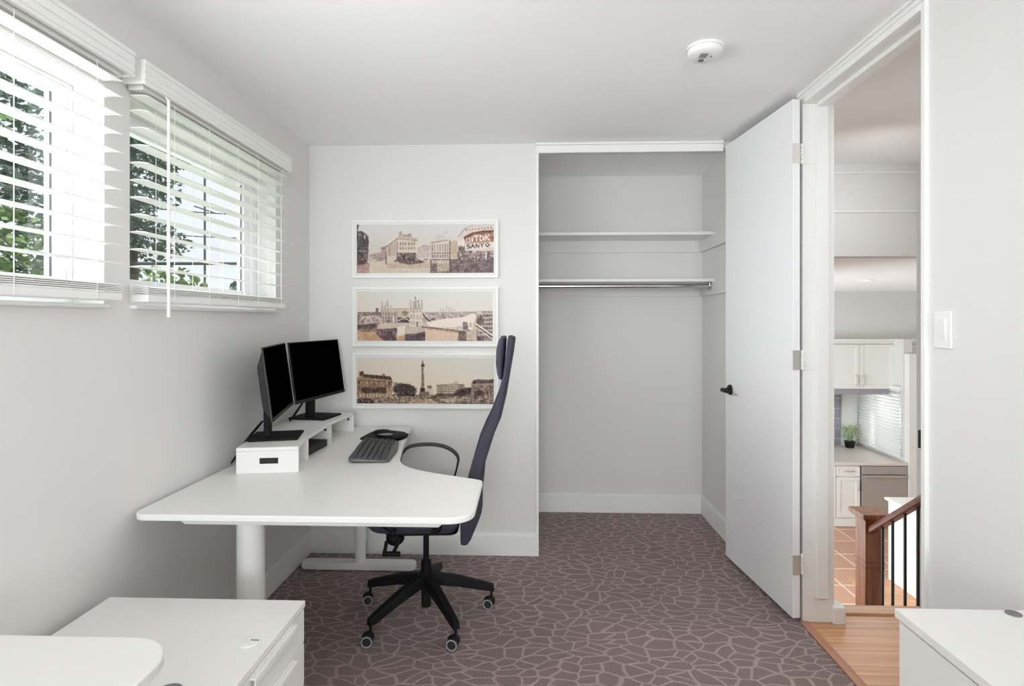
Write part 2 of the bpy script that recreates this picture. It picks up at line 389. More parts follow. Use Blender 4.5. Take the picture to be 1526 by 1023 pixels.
# ------------------------------------------------------------------ window blinds
def blind(y0, y1, ycords, wand_y, label):
    t = thing('window_blind', (XL, (y0 + y1) / 2, 1.44), label, 'blind', 'slatted blinds on the left wall')
    xv = -1.262
    v = MB()
    v.box(xv - .012, xv, y0 - .035, y1 + .035, 2.168, 2.246)
    v.box(XL + .002, xv - .012, y0 - .035, y0 - .025, 2.168, 2.246).box(XL + .002, xv - .012, y1 + .025, y1 + .035, 2.168, 2.246)
    v.box(xv, xv + .004, y0 - .035, y1 + .035, 2.232, 2.246).box(xv, xv + .003, y0 - .035, y1 + .035, 2.168, 2.176)
    v.box(xv, xv + .0025, y0 - .035, y1 + .035, 2.205, 2.224).box(xv, xv + .0025, y0 - .035, y1 + .035, 2.182, 2.200)
    build(v, 'valance', 'blind', t, bevel=.0012)
    build(MB().box(-1.335, -1.284, y0 - .01, y1 + .01, 2.158, 2.215), 'headrail', 'whitemetal', t, bevel=.002)
    s = MB()
    zs = [2.142] + [2.0925 - .0577 * i for i in range(10)] + [1.507 - .0052 * i for i in range(5)]
    for z in zs:
        rows = []
        for k in range(7):
            a = -1 + 2 * k / 6.
            x = -1.305 + .032 * a; zz = z + .0035 * (1 - a * a) - .0015 * a
            rows.append((x, zz))
        poly = rows + [(x, zz - .003) for x, zz in rows[::-1]]
        n = len(poly)
        vv = [(x, y0, zz) for x, zz in poly] + [(x, y1, zz) for x, zz in poly]
        s.add(vv, [(i, (i + 1) % n, n + (i + 1) % n, n + i) for i in range(n)] + [tuple(range(n))[::-1], tuple(range(n, 2 * n))])
    build(s, 'slats', 'blind', t)
    build(MB().box(-1.336, -1.274, y0, y1, 1.455, 1.480), 'bottom_rail', 'blind', t, bevel=.004)
    for y in ycords:
        for x in (-1.2705, -1.3385): build(MB().cyl((x, y, 1.46), (x, y, 2.16), .0011, n=6), 'ladder_cord', 'blind', t)
    if wand_y:
        w = MB().tube([(-1.252, wand_y, 2.155), (-1.252, wand_y, 1.45), (-1.252, wand_y, 1.405)], [.0048, .0052, .006], n=8)
        w.cyl((-1.262, wand_y, 2.165), (-1.252, wand_y, 2.15), .003, n=8)
        build(w, 'tilt_wand', 'blind', t, smooth=40)
blind(.36, 1.729, (.62, 1.352, 1.62), None, 'white slatted window blind nearest the camera, over the window beside the near desk')
blind(1.845, 2.908, (1.98, 2.2, 2.42, 2.60, 2.84), 1.918, 'white slatted window blind with a tilt wand, hanging above the two monitors')

# ------------------------------------------------------------------ door
HX, HY = 1.190, 2.645; FX, FY = 1.122, 3.345
dv = Vector((FX - HX, FY - HY, 0)); dl = dv.length; da = math.atan2(dv.y, dv.x)
DM = Matrix.Translation((HX, HY, 0)) @ Matrix.Rotation(da, 4, 'Z')       # local x along the door, -y into the wall side
door = build(MB().mbox(DM @ Matrix.Translation((dl / 2, -.0175, 1.2195)), dl, .035, 2.375), 'door_1', 'door', bevel=.0015, loc=(HX, HY, .032)); door['kind'] = 'structure'
hd = MB()
R0 = DM @ Matrix.Translation((dl - .065, 0, 1.0))
hd.cyl(R0 @ Vector((0, 0, 0)), R0 @ Vector((0, .010, 0)), .03, .027, 24)
hd.cyl(R0 @ Vector((0, .01, 0)), R0 @ Vector((0, .045, 0)), .011, n=16)
hd.tube([R0 @ Vector((.0, .048, 0)), R0 @ Vector((-.02, .052, .001)), R0 @ Vector((-.06, .053, 0)), R0 @ Vector((-.105, .048, -.004))], [.013, .013, .011, .008], n=12)
R1 = DM @ Matrix.Translation((dl - .065, -.035, 1.0))
hd.cyl(R1 @ Vector((0, 0, 0)), R1 @ Vector((0, -.008, 0)), .027, .024, 24)
build(hd, 'door_handle', 'bronze', door, smooth=40)
for z in (.275, 1.213, 2.16):
    h = MB().mbox(DM @ Matrix.Translation((-.001, -.0175, z)), .0024, .034, .09)            # leaf on the door edge
    ho = build(h, 'hinge', 'steel', door)
    h = MB().box(1.2395, 1.306, 2.6705, 2.6735, z - .045, z + .045)                          # leaf on the jamb, painted over
    build(h, 'jamb_leaf', 'trim', ho, bevel=.001)
    h = MB()
    for k in range(5):
        c = z - .045 + k * .018
        h.cyl((1.2375, 2.656, c + .001), (1.2375, 2.656, c + .017), .0072 if k % 2 == 0 else .0058, n=14)
    build(h, 'knuckle', 'trim', ho, smooth=40)

# ------------------------------------------------------------------ closet fittings
def shelf(z, label, rod=False):
    t = thing('closet_shelf', (.4, 4.0, z - .1), label, 'shelf', 'closet shelves')
    build(MB().box(-.445, 1.228, 3.865, YC - .001, z - .02, z), 'shelf_board', 'trim', t, bevel=.002)
    m = MB().box(-.445, 1.208, YC - .02, YC - .0005, z - .106, z - .0205).box(1.209, 1.2295, 3.60, YC - .0005, z - .106, z - .0205)
    build(m, 'cleat', 'wall', t, bevel=.0015)
    return t
shelf(1.992, 'upper white closet shelf, empty, above the rod shelf')
shelf(1.676, 'lower white closet shelf, empty, directly above the clothes rod')
t = thing('clothes_rod', (.4, 3.90, 1.61), 'chrome clothes rod hanging below the lower closet shelf', 'rod')
build(MB().cyl((-.445, 3.90, 1.628), (1.20, 3.90, 1.628), .0155, n=20), 'rod', 'chrome', t, smooth=40)
build(MB().cyl((1.198, 3.90, 1.628), (1.2085, 3.90, 1.628), .028, n=24).box(1.196, 1.2085, 3.885, 3.915, 1.628, 1.655), 'rod_socket', 'chrome', t, smooth=40)

# ------------------------------------------------------------------ wall and ceiling fittings
t = thing('light_switch', (XR, 1.79, 1.31), 'white rocker light switch on the right wall beside the doorway', 'light switch')
build(MB().box(XR - .007, XR, 1.752, 1.826, 1.308, 1.422), 'wall_plate', 'trim', t, bevel=.003)
rk = MB(); rk.add([(XR - .007, 1.773, 1.332), (XR - .007, 1.805, 1.332), (XR - .007, 1.805, 1.398), (XR - .007, 1.773, 1.398), (XR - .0085, 1.773, 1.332), (XR - .0085, 1.805, 1.332), (XR - .0135, 1.805, 1.398), (XR - .0135, 1.773, 1.398)],
       [(0, 1, 2, 3), (4, 7, 6, 5), (0, 4, 5, 1), (1, 5, 6, 2), (2, 6, 7, 3), (3, 7, 4, 0)])
build(rk, 'rocker', 'white', t, bevel=.001)

t = thing('smoke_detector', (.664, 2.215, ZC), 'round white smoke detector on the ceiling', 'smoke detector')
def lathe(prof, c, n=40):
    m = MB(); v = []; f = []
    for r, z in prof:
        for i in range(n): a = 2 * PI * i / n; v.append((c[0] + r * math.cos(a), c[1] + r * math.sin(a), c[2] + z))
    k = len(prof)
    for j in range(k - 1):
        for i in range(n): q = (i + 1) % n; f.append((j * n + i, j * n + q, (j + 1) * n + q, (j + 1) * n + i))
    f += [tuple(range(n)), tuple(range((k - 1) * n, k * n))[::-1]]
    return m.add(v, f)
build(lathe([(.068, 0), (.068, -.008), (.062, -.009)], (.664, 2.215, ZC)), 'base_plate', 'trim', t, smooth=40)
build(lathe([(.062, -.009), (.062, -.011), (.064, -.0115), (.064, -.03), (.055, -.037), (.03, -.039)], (.664, 2.215, ZC)), 'housing', 'trim', t, smooth=35)
g = MB()
for k in range(5): g.box(.64 + k * .006, .643 + k * .006, 2.18, 2.215, ZC - .0405, ZC - .036)
g.cyl((.685, 2.205, ZC - .04), (.685, 2.205, ZC - .036), .005, n=12)
g.cyl((.655, 2.235, ZC - .042), (.655, 2.235, ZC - .036), .011, n=16)
build(g, 'vent_grille', 'grey', t)
# invented ceiling lamp, out of view, added to brighten the room
t = thing('added_ceiling_lamp', (0, .85, ZC), 'round white flush ceiling lamp in the middle of the room ceiling', 'lamp')
build(lathe([(.17, 0), (.17, -.02), (.165, -.025)], (0, .85, ZC)), 'lamp_base', 'trim', t, smooth=40)
build(lathe([(.16, -.02), (.15, -.05), (.1, -.075), (.03, -.085)], (0, .85, ZC)), 'lamp_shade', emis('added_lamp_glow', (255, 250, 240), 2.), t, smooth=60)

# ------------------------------------------------------------------ framed prints
rng = np.random.default_rng(3)
def paint_canvas(w, h, x0, x1, y0, y1):
    """raster in photo-crop coordinates (x0..x1, y0..y1)"""
    img = np.zeros((h, w, 3), float)
    X, Y = np.meshgrid(x0 + (np.arange(w) + .5) / w * (x1 - x0), y0 + (np.arange(h) + .5) / h * (y1 - y0))
    def poly(pts, c, a=1., n=0.):
        ins = np.zeros(X.shape, bool); j = len(pts) - 1
        for i in range(len(pts)):
            xi, yi = pts[i]; xj, yj = pts[j]
            if yi != yj:
                cond = ((yi > Y) != (yj > Y)) & (X < (xj - xi) * (Y - yi) / (yj - yi) + xi); ins ^= cond
            j = i
        cc = np.array(c, float) + (rng.normal(0, n, X.shape)[..., None] if n else 0)
        img[ins] = (img * (1 - a) + cc * a)[ins] if n == 0 else (img * (1 - a) + cc * a)[ins]
    def rect(a, b, c, d, col, al=1., n=0.): poly([(a, b), (c, b), (c, d), (a, d)], col, al, n)
    def blob(cx, cy, rx, ry, col, al=1., n=0.):
        m = ((X - cx) / rx) ** 2 + ((Y - cy) / ry) ** 2 < 1 + rng.normal(0, .22, X.shape)
        cc = np.array(col, float) + (rng.normal(0, n, X.shape)[..., None] if n else 0)
        img[m] = (img * (1 - al) + cc * al)[m]
    def line(xa, ya, xb, yb, wd, col, al=1.):
        dx, dy = xb - xa, yb - ya; l2 = dx * dx + dy * dy + 1e-9
        tt = np.clip(((X - xa) * dx + (Y - ya) * dy) / l2, 0, 1)
        m = (X - xa - tt * dx) ** 2 + (Y - ya - tt * dy) ** 2 < (wd / 2) ** 2
        img[m] = (img * (1 - al) + np.array(col, float) * al)[m]
    def speck(a, b, c, d, cols, k, rx, ry):
        for _ in range(k):
            px_, py_ = rng.uniform(a, c), rng.uniform(b, d); cc = cols[rng.integers(len(cols))]
            rect(px_, py_, px_ + rng.uniform(.3, 1) * rx, py_ + rng.uniform(.3, 1) * ry, cc, .8)
    return img, X, Y, poly, rect, blob, line, speck

def sky(img, X, Y, top, bot, ys, ye):
    t = np.clip((Y - ys) / (ye - ys), 0, 1)[..., None]
    img[:] = np.array(top, float) * (1 - t) + np.array(bot, float) * t

def art_circus():
    img, X, Y, poly, rect, blob, line, speck = paint_canvas(310, 112, 190, 1365, 150, 572)
    sky(img, X, Y, (214, 211, 208), (206, 198, 184), 200, 430)
    D = (92, 84, 84)
    rect(190, 445, 822, 572, (206, 192, 176), 1, 4); rect(190, 480, 300, 572, (168, 128, 122), .8, 8); rect(445, 485, 822, 530, (192, 166, 150), .8, 6)
    poly([(190, 205), (235, 208), (262, 225), (292, 255), (295, 300), (288, 455), (270, 490), (190, 500)], D, 1, 9)
    rect(190, 380, 285, 384, (190, 184, 180)); rect(205, 225, 225, 250, (140, 134, 132)); rect(255, 235, 264, 275, (200, 194, 190))
    poly([(190, 150), (213, 150), (200, 200), (190, 205)], D); rect(190, 440, 285, 490, (110, 92, 94), .9, 25)
    poly([(295, 412), (400, 388), (400, 450), (295, 455)], (176, 156, 148), 1, 10); speck(295, 430, 450, 462, [D, (150, 130, 124), (222, 214, 204)], 40, 12, 16)
    poly([(398, 348), (445, 335), (445, 455), (398, 445)], (176, 146, 142), 1, 8); rect(398, 355, 445, 362, (120, 96, 96))
    poly([(445, 335), (545, 250), (640, 248), (706, 272), (706, 452), (445, 446)], (212, 196, 180), 1, 6)
    line(445, 345, 545, 272, 8, (120, 102, 98)); line(545, 272, 706, 290, 7, (140, 120, 114)); line(445, 330, 545, 252, 5, (232, 222, 210)); line(545, 255, 706, 275, 4, (150, 134, 126))
    for k in range(8): rect(452 + k * 12, 352 - k * 8, 457 + k * 12, 425, (130, 112, 106), .8)
    for k in range(6):
        for r in range(2): rect(560 + k * 24, 306 + r * 40, 572 + k * 24, 330 + r * 40, (120, 102, 98), .75)
    poly([(552, 250), (558, 212), (570, 205), (582, 235), (620, 240), (655, 228), (668, 262)], (160, 146, 138), .9, 12)
    rect(535, 395, 700, 470, (112, 94, 92), .9, 14); poly([(505, 470), (560, 430), (640, 405), (690, 440), (780, 478), (640, 498)], (98, 84, 84), .95, 14)
    speck(540, 400, 820, 470, [(210, 200, 190), D, (140, 120, 116)], 80, 14, 14)
    poly([(712, 360), (755, 332), (822, 330), (822, 430), (712, 440)], (196, 178, 172), 1, 9); line(712, 360, 790, 330, 5, (160, 140, 134))
    # right part, a darker wet street
    rect(822, 450, 1365, 572, (116, 100, 100), 1, 7)
    for k in range(26): yy = rng.uniform(468, 570); xx = rng.uniform(822, 1250); line(xx, yy, xx + rng.uniform(40, 200), yy + 3, 3, (150, 132, 130), .6)
    rect(878, 468, 985, 556, (196, 178, 160), .8, 8); rect(830, 458, 985, 490, (206, 188, 170), .8, 6)
    poly([(824, 292), (880, 276), (966, 268), (998, 292), (998, 446), (824, 446)], (214, 200, 188), 1, 6)
    line(824, 312, 966, 288, 6, (130, 112, 106)); rect(826, 396, 998, 404, (120, 100, 98))
    for k in range(7): rect(836 + k * 22, 322, 844 + k * 22, 386, (134, 116, 110), .8); rect(836 + k * 22, 410, 848 + k * 22, 440, (120, 102, 100), .8)
    blob(905, 262, 40, 24, (200, 196, 192), .9, 6); blob(955, 225, 18, 12, (190, 186, 184), .6)
    poly([(998, 310), (1020, 292), (1056, 300), (1056, 440), (998, 440)], (192, 172, 150), 1, 12)
    rect(986, 290, 992, 560, (84, 72, 74)); rect(440, 380, 446, 495, (84, 74, 74))
    poly([(1056, 330), (1066, 262), (1110, 196), (1180, 164), (1250, 152), (1365, 152), (1365, 450), (1056, 440)], (216, 202, 192), 1, 7)
    line(1062, 262, 1112, 192, 5, (120, 110, 108)); line(1112, 192, 1190, 160, 4, (150, 136, 130))
    for k in range(9): rect(1120 + k * 27, 196 - k * 2, 1132 + k * 27, 206 - k * 2, (128, 110, 104), .8)
    poly([(1108, 262), (1180, 224), (1270, 208), (1365, 204), (1365, 222), (1270, 226), (1180, 242), (1112, 278)], (110, 82, 76))
    poly([(1112, 278), (1180, 242), (1270, 226), (1365, 222), (1365, 302), (1125, 318)], (166, 120, 104), 1, 6)
    # lettering on the sign band
    Wt = (244, 238, 232)
    rect(1126, 272, 1168, 312, (206, 190, 180), .9); rect(1136, 282, 1158, 302, (150, 116, 104)); rect(1176, 262, 1186, 306, Wt)
    line(1196, 258, 1236, 252, 9, Wt); line(1216, 256, 1216, 300, 9, Wt)                                    # T
    line(1248, 250, 1248, 298, 9, Wt); line(1248, 250, 1276, 262, 8, Wt); line(1276, 262, 1276, 284, 8, Wt); line(1276, 284, 1248, 297, 8, Wt)   # D
    line(1292, 244, 1292, 294, 9, Wt); line(1292, 270, 1326, 242, 8, Wt); line(1298, 266, 1330, 292, 8, Wt)  # K
    poly([(1124, 322), (1365, 304), (1365, 352), (1126, 370)], (226, 214, 206), 1, 5)
    Dk = (70, 54, 52)
    def ch(strokes, ox, oy, w, h):
        for a, b_, c, d in strokes: line(ox + a * w, oy + b_ * h, ox + c * w, oy + d * h, 7, Dk)
    ch([(1, 0, 0, .1), (0, .1, 0, .45), (0, .45, 1, .55), (1, .55, 1, .9), (1, .9, 0, 1)], 1136, 326, 24, 34)
    ch([(0, 1, .5, 0), (.5, 0, 1, 1), (.2, .6, .8, .6)], 1170, 322, 30, 36)
    ch([(0, 1, 0, 0), (0, 0, 1, 1), (1, 1, 1, 0)], 1212, 320, 26, 34)
    ch([(0, 0, .5, .5), (1, 0, .5, .5), (.5, .5, .5, 1)], 1250, 316, 28, 34)
    ch([(.5, 0, 0, .5), (0, .5, .5, 1), (.5, 1, 1, .5), (1, .5, .5, 0)], 1292, 312, 36, 36)
    rect(1056, 385, 1365, 450, (118, 100, 98), .9, 16); speck(1060, 376, 1360, 460, [(226, 214, 206), (190, 172, 164), D, (150, 130, 126)], 130, 16, 22)
    rect(1295, 392, 1303, 460, (232, 226, 220)); rect(1060, 340, 1120, 385, (90, 76, 74), .85, 10)
    for k in range(4): rect(1066 + k * 13, 300 - k * 6, 1072 + k * 13, 350, (236, 228, 220), .85)
    return img

def art_bridge():
    img, X, Y, poly, rect, blob, line, speck = paint_canvas(310, 112, 533, 734, 434, 508.5)
    sky(img, X, Y, (218, 217, 211), (222, 214, 203), 436, 464); m = np.clip((600 - X) / 70, 0, 1)[..., None] * np.clip((472 - Y) / 20, 0, 1)[..., None]
    img[:] = img * (1 - .4 * m) + np.array((222, 202, 180)) * .4 * m
    DKB = (112, 92, 88); WH = (236, 228, 218)
    rect(533, 465, 734, 480, (186, 170, 160), 1, 8)
    rect(533, 479, 734, 509, (206, 178, 152), 1, 5); poly([(533, 488), (606, 488), (606, 509), (533, 509)], (190, 152, 120), .8, 6)
    # left bank and approach
    poly([(533, 465), (575, 465), (572, 486), (533, 490)], (150, 126, 118), 1, 16)
    for cx, cy, rr in ((546, 481, 9), (557, 483, 12)):
        for k in range(9): a0 = PI + k * PI / 9; line(cx + rr * math.cos(a0), cy + rr * math.sin(a0), cx + rr * math.cos(a0 + PI / 9), cy + rr * math.sin(a0 + PI / 9), 1.3, WH, .85)
    for k in range(7): line(538 + k * 4.4, 470 + (k % 3), 545 + k * 4.5, 481, 1, WH, .8)
    line(533, 484, 570, 479, 1.6, (206, 178, 178)); poly([(533, 484), (563, 483), (563, 490), (533, 491)], (96, 78, 78), .95, 8)
    poly([(533, 491), (563, 490), (560, 495), (533, 494)], (140, 112, 98), .8, 8)
    rect(561, 459, 565, 466, (140, 122, 112))
    # far tower
    rect(569, 462, 593, 487, (184, 164, 156), 1, 8)
    for xx, yy in ((570, 448), (574, 452), (578, 446), (583, 453), (587, 457)): poly([(xx - 2, 465), (xx - 1.2, yy + 4), (xx, yy), (xx + 1.2, yy + 4), (xx + 2, 465)], (196, 184, 170), 1, 6); line(xx + .9, yy + 5, xx + .9, 464, .8, (138, 122, 112))
    for k in range(5):
        for r in range(3): rect(571 + k * 4.4, 466 + r * 6, 572.6 + k * 4.4, 470 + r * 6, (124, 102, 98), .85)
    rect(578, 477, 582, 484, DKB); rect(586, 472, 588, 481, WH)
    poly([(562, 491), (566, 483), (578, 481), (593, 483), (593, 490)], (208, 192, 174), 1, 6); poly([(561, 491), (593, 489), (592, 508), (575, 509), (563, 500)], (104, 82, 88), .9, 8)
    # high walkway and the view below it
    rect(577, 459, 612, 462.6, (198, 172, 162)); line(577, 459, 612, 458, .9, WH); line(580, 463, 612, 463, .8, WH)
    rect(593, 463, 612, 473, (196, 184, 160), 1, 10); blob(604, 467, 4, 4, (134, 120, 96), .9, 8); rect(593, 473, 611, 482, (92, 78, 76), 1, 14)
    line(594, 479, 603, 473, 1, WH); line(603, 473, 611, 479, 1, WH); line(593, 477, 611, 475, .8, WH, .7)
    rect(590, 481, 640, 486, (204, 186, 176), 1, 8); poly([(593, 487), (605, 486), (604, 500), (592, 502)], (232, 214, 200), 1, 4); line(592, 500, 604, 499, 1, (214, 180, 130))
    # near tower
    rect(611, 456, 630, 490, (218, 208, 192), 1, 5)
    for xx, yy in ((612, 447), (617, 449), (619.5, 442.5), (624, 448), (629, 447)): poly([(xx - 2, 462), (xx - 1.3, yy + 4), (xx, yy), (xx + 1.3, yy + 4), (xx + 2, 462)], (208, 198, 184), 1, 5); line(xx + 1, yy + 4, xx + 1, 460, .9, (136, 122, 112)); rect(xx - .8, yy, xx + .8, yy + 2.5, (130, 116, 108))
    line(611, 465, 630, 465, .8, (166, 150, 138)); line(611, 475, 630, 475, .8, (166, 150, 138))
    for k in range(4):
        for r in range(3): rect(613 + k * 4.4, 459 + r * 10, 614.5 + k * 4.4, 464 + r * 10, (160, 144, 132), .8)
    rect(621, 480, 624, 488, DKB); line(617, 458, 617, 488, .8, (180, 166, 152))
    poly([(604, 498), (606, 487), (632, 486), (634, 496)], (198, 182, 168), 1, 8); poly([(604, 498), (618, 498), (634, 494), (634, 509), (604, 509)], (96, 78, 82), 1, 6)
    # suspension chain, far bank, skyline
    poly([(630, 466), (734, 464), (734, 472), (690, 474), (640, 479), (630, 480)], (182, 166, 156), 1, 8); speck(632, 466, 690, 477, [(146, 128, 120), (220, 208, 198), (164, 146, 138)], 110, 4, 2.5)
    for xx, yy in ((656, 458), (660, 460), (665, 456), (669, 457), (673, 459), (678, 461)): rect(xx, yy, xx + 1.8, 466, (190, 184, 172), .9)
    poly([(636, 480), (664, 475), (690, 473), (704, 467), (711, 470), (706, 482), (690, 488), (640, 487)], (232, 220, 208), 1, 3)
    line(631, 468, 636, 475, 1.5, (110, 94, 90)); line(636, 475, 642, 479, 2, (88, 74, 72)); line(632, 466, 644, 479, .9, WH); blob(646, 476, 4, 1.6, (120, 104, 98), .9)
    # road deck to the right
    line(630, 487, 692, 495, 2.2, (128, 108, 104)); line(630, 485.5, 692, 491, .9, WH)
    for k in range(14): line(640 + k * 3.8, 487 + k * .45, 640 + k * 3.8, 491 + k * .45, .8, (150, 130, 122), .8)
    poly([(634, 491), (684, 498), (680, 509), (634, 509)], (220, 192, 170), 1, 4)
    poly([(681, 488), (698, 486), (706, 500), (704, 509), (682, 509), (684, 498)], (116, 98, 92), .95, 12); rect(682, 486, 696, 493, (206, 194, 182), 1, 16)
    rect(690, 480, 697, 492, (132, 114, 106), .9, 10); rect(698, 479, 705, 492, (230, 222, 212)); rect(699.5, 481, 703, 488, (176, 162, 152)); rect(695, 493, 707, 507, (198, 182, 168), 1, 6)
    rect(710, 464, 734, 509, (160, 144, 136), 1, 12)
    for r in range(6): line(713, 468 + r * 6.2, 734, 467 + r * 6.2, 1.3, (224, 216, 206), .85)
    for r in range(6):
        for k in range(5): rect(716 + k * 4, 469.5 + r * 6.2, 718 + k * 4, 472.5 + r * 6.2, (98, 82, 80), .85)
    blob(716, 478, 5, 6, (112, 96, 92), .95, 10); blob(714, 466, 4, 3.5, (214, 202, 192), .9, 8)
    line(709, 483, 734, 500, 1.8, WH); line(709, 485.5, 734, 503, 1.5, (96, 80, 78)); line(709, 487.5, 734, 506, 1.2, WH); line(708, 478, 708, 508, 1.4, (206, 194, 182))
    rect(711, 502, 721, 509, (88, 76, 82), .95, 6)
    return img

def art_square():
    img, X, Y, poly, rect, blob, line, speck = paint_canvas(310, 112, 190, 1372, 360, 782)
    sky(img, X, Y, (222, 212, 198), (226, 212, 190), 370, 640)
    m = np.clip((X - 700) / 500, 0, 1)[..., None] * np.clip((640 - Y) / 200, 0, 1)[..., None]; img[:] = img * (1 - .5 * m) + np.array((208, 206, 198)) * .5 * m
    DK = (62, 48, 42)
    rect(190, 700, 1372, 782, (140, 118, 104), 1, 14); poly([(620, 782), (700, 735), (850, 735), (900, 782)], (196, 162, 136), 1, 6)
    poly([(190, 545), (214, 535), (214, 490), (250, 484), (256, 515), (410, 530), (412, 508), (434, 508), (440, 530), (482, 530), (500, 570), (500, 735), (190, 740)], (158, 128, 102), 1, 12)
    poly([(250, 512), (482, 534), (496, 565), (250, 545)], (84, 60, 50), 1, 10); rect(212, 490, 250, 530, (110, 86, 72), 1, 10)
    line(190, 565, 500, 582, 5, (84, 64, 54)); line(190, 558, 500, 574, 4, (190, 162, 134)); line(190, 612, 495, 616, 3, (120, 92, 74))
    for k in range(13): rect(206 + k * 22, 580, 214 + k * 22, 605, (206, 180, 150) if k % 2 else (90, 68, 58), .8)
    for k in range(13): rect(206 + k * 22, 625, 216 + k * 22, 660, (92, 68, 58), .7)
    for k in range(9): blob(250 + k * 24, 660, 18, 28, (74, 54, 48), .85, 10)
    for k in range(9): rect(222 + k * 28, 690, 232 + k * 28, 720, (214, 196, 170), .85)
    for k in range(5): rect(450 + k * 11, 640, 455 + k * 11, 722, (216, 194, 164), .9)
    blob(600, 650, 95, 52, (66, 56, 50), 1, 9); blob(560, 640, 50, 45, (74, 64, 58), 1, 9); blob(670, 670, 38, 36, (80, 70, 62), .9, 9); rect(512, 585, 545, 610, (150, 128, 120), .9, 8)
    rect(510, 690, 690, 712, (56, 46, 44), .9, 8)
    poly([(522, 720), (530, 690), (538, 720)], (224, 210, 190))
    # column
    poly([(752, 440), (770, 440), (774, 640), (748, 640)], (120, 104, 90), 1, 6); line(764, 440, 766, 640, 4, (158, 142, 124), .7); rect(746, 425, 776, 442, (74, 62, 56))
    poly([(754, 425), (757, 392), (761, 384), (766, 398), (768, 425)], (74, 64, 58)); rect(738, 640, 782, 668, (64, 52, 46), 1, 8); poly([(726, 725), (736, 668), (788, 668), (800, 725)], (126, 112, 98), 1, 10)
    rect(790, 640, 850, 700, (206, 190, 170), .9, 16); blob(820, 628, 20, 14, (104, 88, 76), .9, 8); blob(800, 690, 18, 22, (110, 96, 84), .8, 12)
    for a, b_, c, d, cc in ((880, 612, 930, 710, (176, 158, 136)), (930, 600, 985, 710, (196, 180, 158)), (985, 590, 1065, 712, (204, 188, 166)), (1030, 574, 1062, 600, (196, 182, 162)), (1065, 600, 1120, 712, (150, 130, 112)), (1120, 630, 1180, 712, (112, 96, 86))):
        rect(a, b_, c, d, cc, 1, 9)
    for k in range(16):
        for r in range(4): rect(890 + k * 15, 618 + r * 22, 896 + k * 15, 632 + r * 22, (84, 68, 60), .8)
    line(880, 610, 1120, 602, 4, (96, 80, 70)); blob(1090, 680, 50, 34, (64, 52, 46), .95, 9); blob(1010, 700, 60, 16, (70, 56, 50), .8, 12); blob(920, 700, 50, 14, (70, 56, 50), .8, 12); blob(1150, 665, 30, 32, (72, 58, 54), .9, 9)
    poly([(1178, 600), (1190, 572), (1240, 556), (1330, 562), (1372, 552), (1372, 720), (1178, 718)], (150, 128, 114), 1, 12); poly([(1182, 598), (1195, 566), (1240, 556), (1330, 562), (1372, 553), (1372, 592)], (96, 80, 74), 1, 10)
    line(1180, 602, 1372, 598, 4, (206, 190, 170)); speck(1190, 610, 1372, 715, [(92, 74, 66), (200, 182, 162), (120, 100, 90), (80, 64, 58)], 170, 14, 20)
    blob(1240, 680, 40, 26, (76, 60, 54), .8, 10)
    rect(190, 735, 330, 782, (58, 44, 40), .95, 12)
    speck(190, 712, 1372, 770, [(206, 190, 168), (70, 54, 48), (150, 126, 108), (232, 222, 206), (96, 78, 68)], 420, 16, 10)
    for k in range(16): line(700 + k * 14, 716, 700 + k * 14, 730, 3, (66, 52, 46), .8)
    line(850, 742, 960, 772, 4, (80, 62, 54)); line(960, 772, 1372, 778, 6, (66, 56, 54)); poly([(900, 730), (1100, 742), (1080, 764), (960, 760)], (196, 180, 160), .8, 8)
    speck(1000, 745, 1372, 775, [(214, 206, 196), (70, 58, 54), (110, 92, 84)], 110, 22, 7)
    return img

def print_mesh(img, name, x0, x1, z0, z1, y, parent):
    h, w, _ = img.shape
    def blur(a, k):
        for ax in (0, 1):
            acc = 0
            for d_ in range(-k, k + 1): acc = acc + np.roll(a, d_, ax)
            a = acc / (2 * k + 1)
        return a
    pad_ = np.pad(img, ((2, 2), (2, 2), (0, 0)), 'edge'); img = .45 * img + .55 * blur(pad_, 1)[2:-2, 2:-2]
    lum = img.mean(2, keepdims=True); wgt = np.clip((212 - lum) / 90, 0, 1)
    n1 = rng.normal(0, 1, (h, w)); n2 = blur(rng.normal(0, 1, (h, w)), 1) * 3; n3 = blur(rng.normal(0, 1, (h, w)), 4) * 9
    n4 = np.repeat(rng.normal(0, 1, (h // 6 + 1, w)), 6, 0)[:h]                     # upright streaks like facades
    img = np.clip(img + wgt * (5 * n1 + 11 * n2 + 8 * n3 + 8 * n4)[..., None] + rng.normal(0, 1.5, (h, w, 1)), 8, 250)
    lnr = (img / 255.); lnr = np.where(lnr <= .04045, lnr / 12.92, ((lnr + .055) / 1.055) ** 2.4)
    off = worldloc(parent)
    xs = np.linspace(x0, x1, w) - off.x; zs = np.linspace(z1, z0, h) - off.z
    XX, ZZ = np.meshgrid(xs, zs)
    co = np.stack([XX, np.full_like(XX, y - off.y), ZZ], -1).reshape(-1, 3)
    idx = np.arange(w * h).reshape(h, w)
    f = np.stack([idx[:-1, :-1], idx[1:, :-1], idx[1:, 1:], idx[:-1, 1:]], -1).reshape(-1, 4)
    me = bpy.data.meshes.new(name); me.from_pydata(co.tolist(), [], f.tolist())
    at = me.attributes.new('print_colour', 'FLOAT_COLOR', 'POINT')
    at.data.foreach_set('color', np.concatenate([lnr.reshape(-1, 3), np.ones((w * h, 1))], 1).astype(np.float32).ravel())
    me.update(); o = bpy.data.objects.new(name, me); COL.objects.link(o); o.parent = parent; me.materials.append(M['print']); return o
pm = bpy.data.materials.new('printed_photo'); pm.use_nodes = True
_b = pm.node_tree.nodes['Principled BSDF']; _b.inputs['Roughness'].default_value = .6; _b.inputs['Specular IOR Level'].default_value = .2
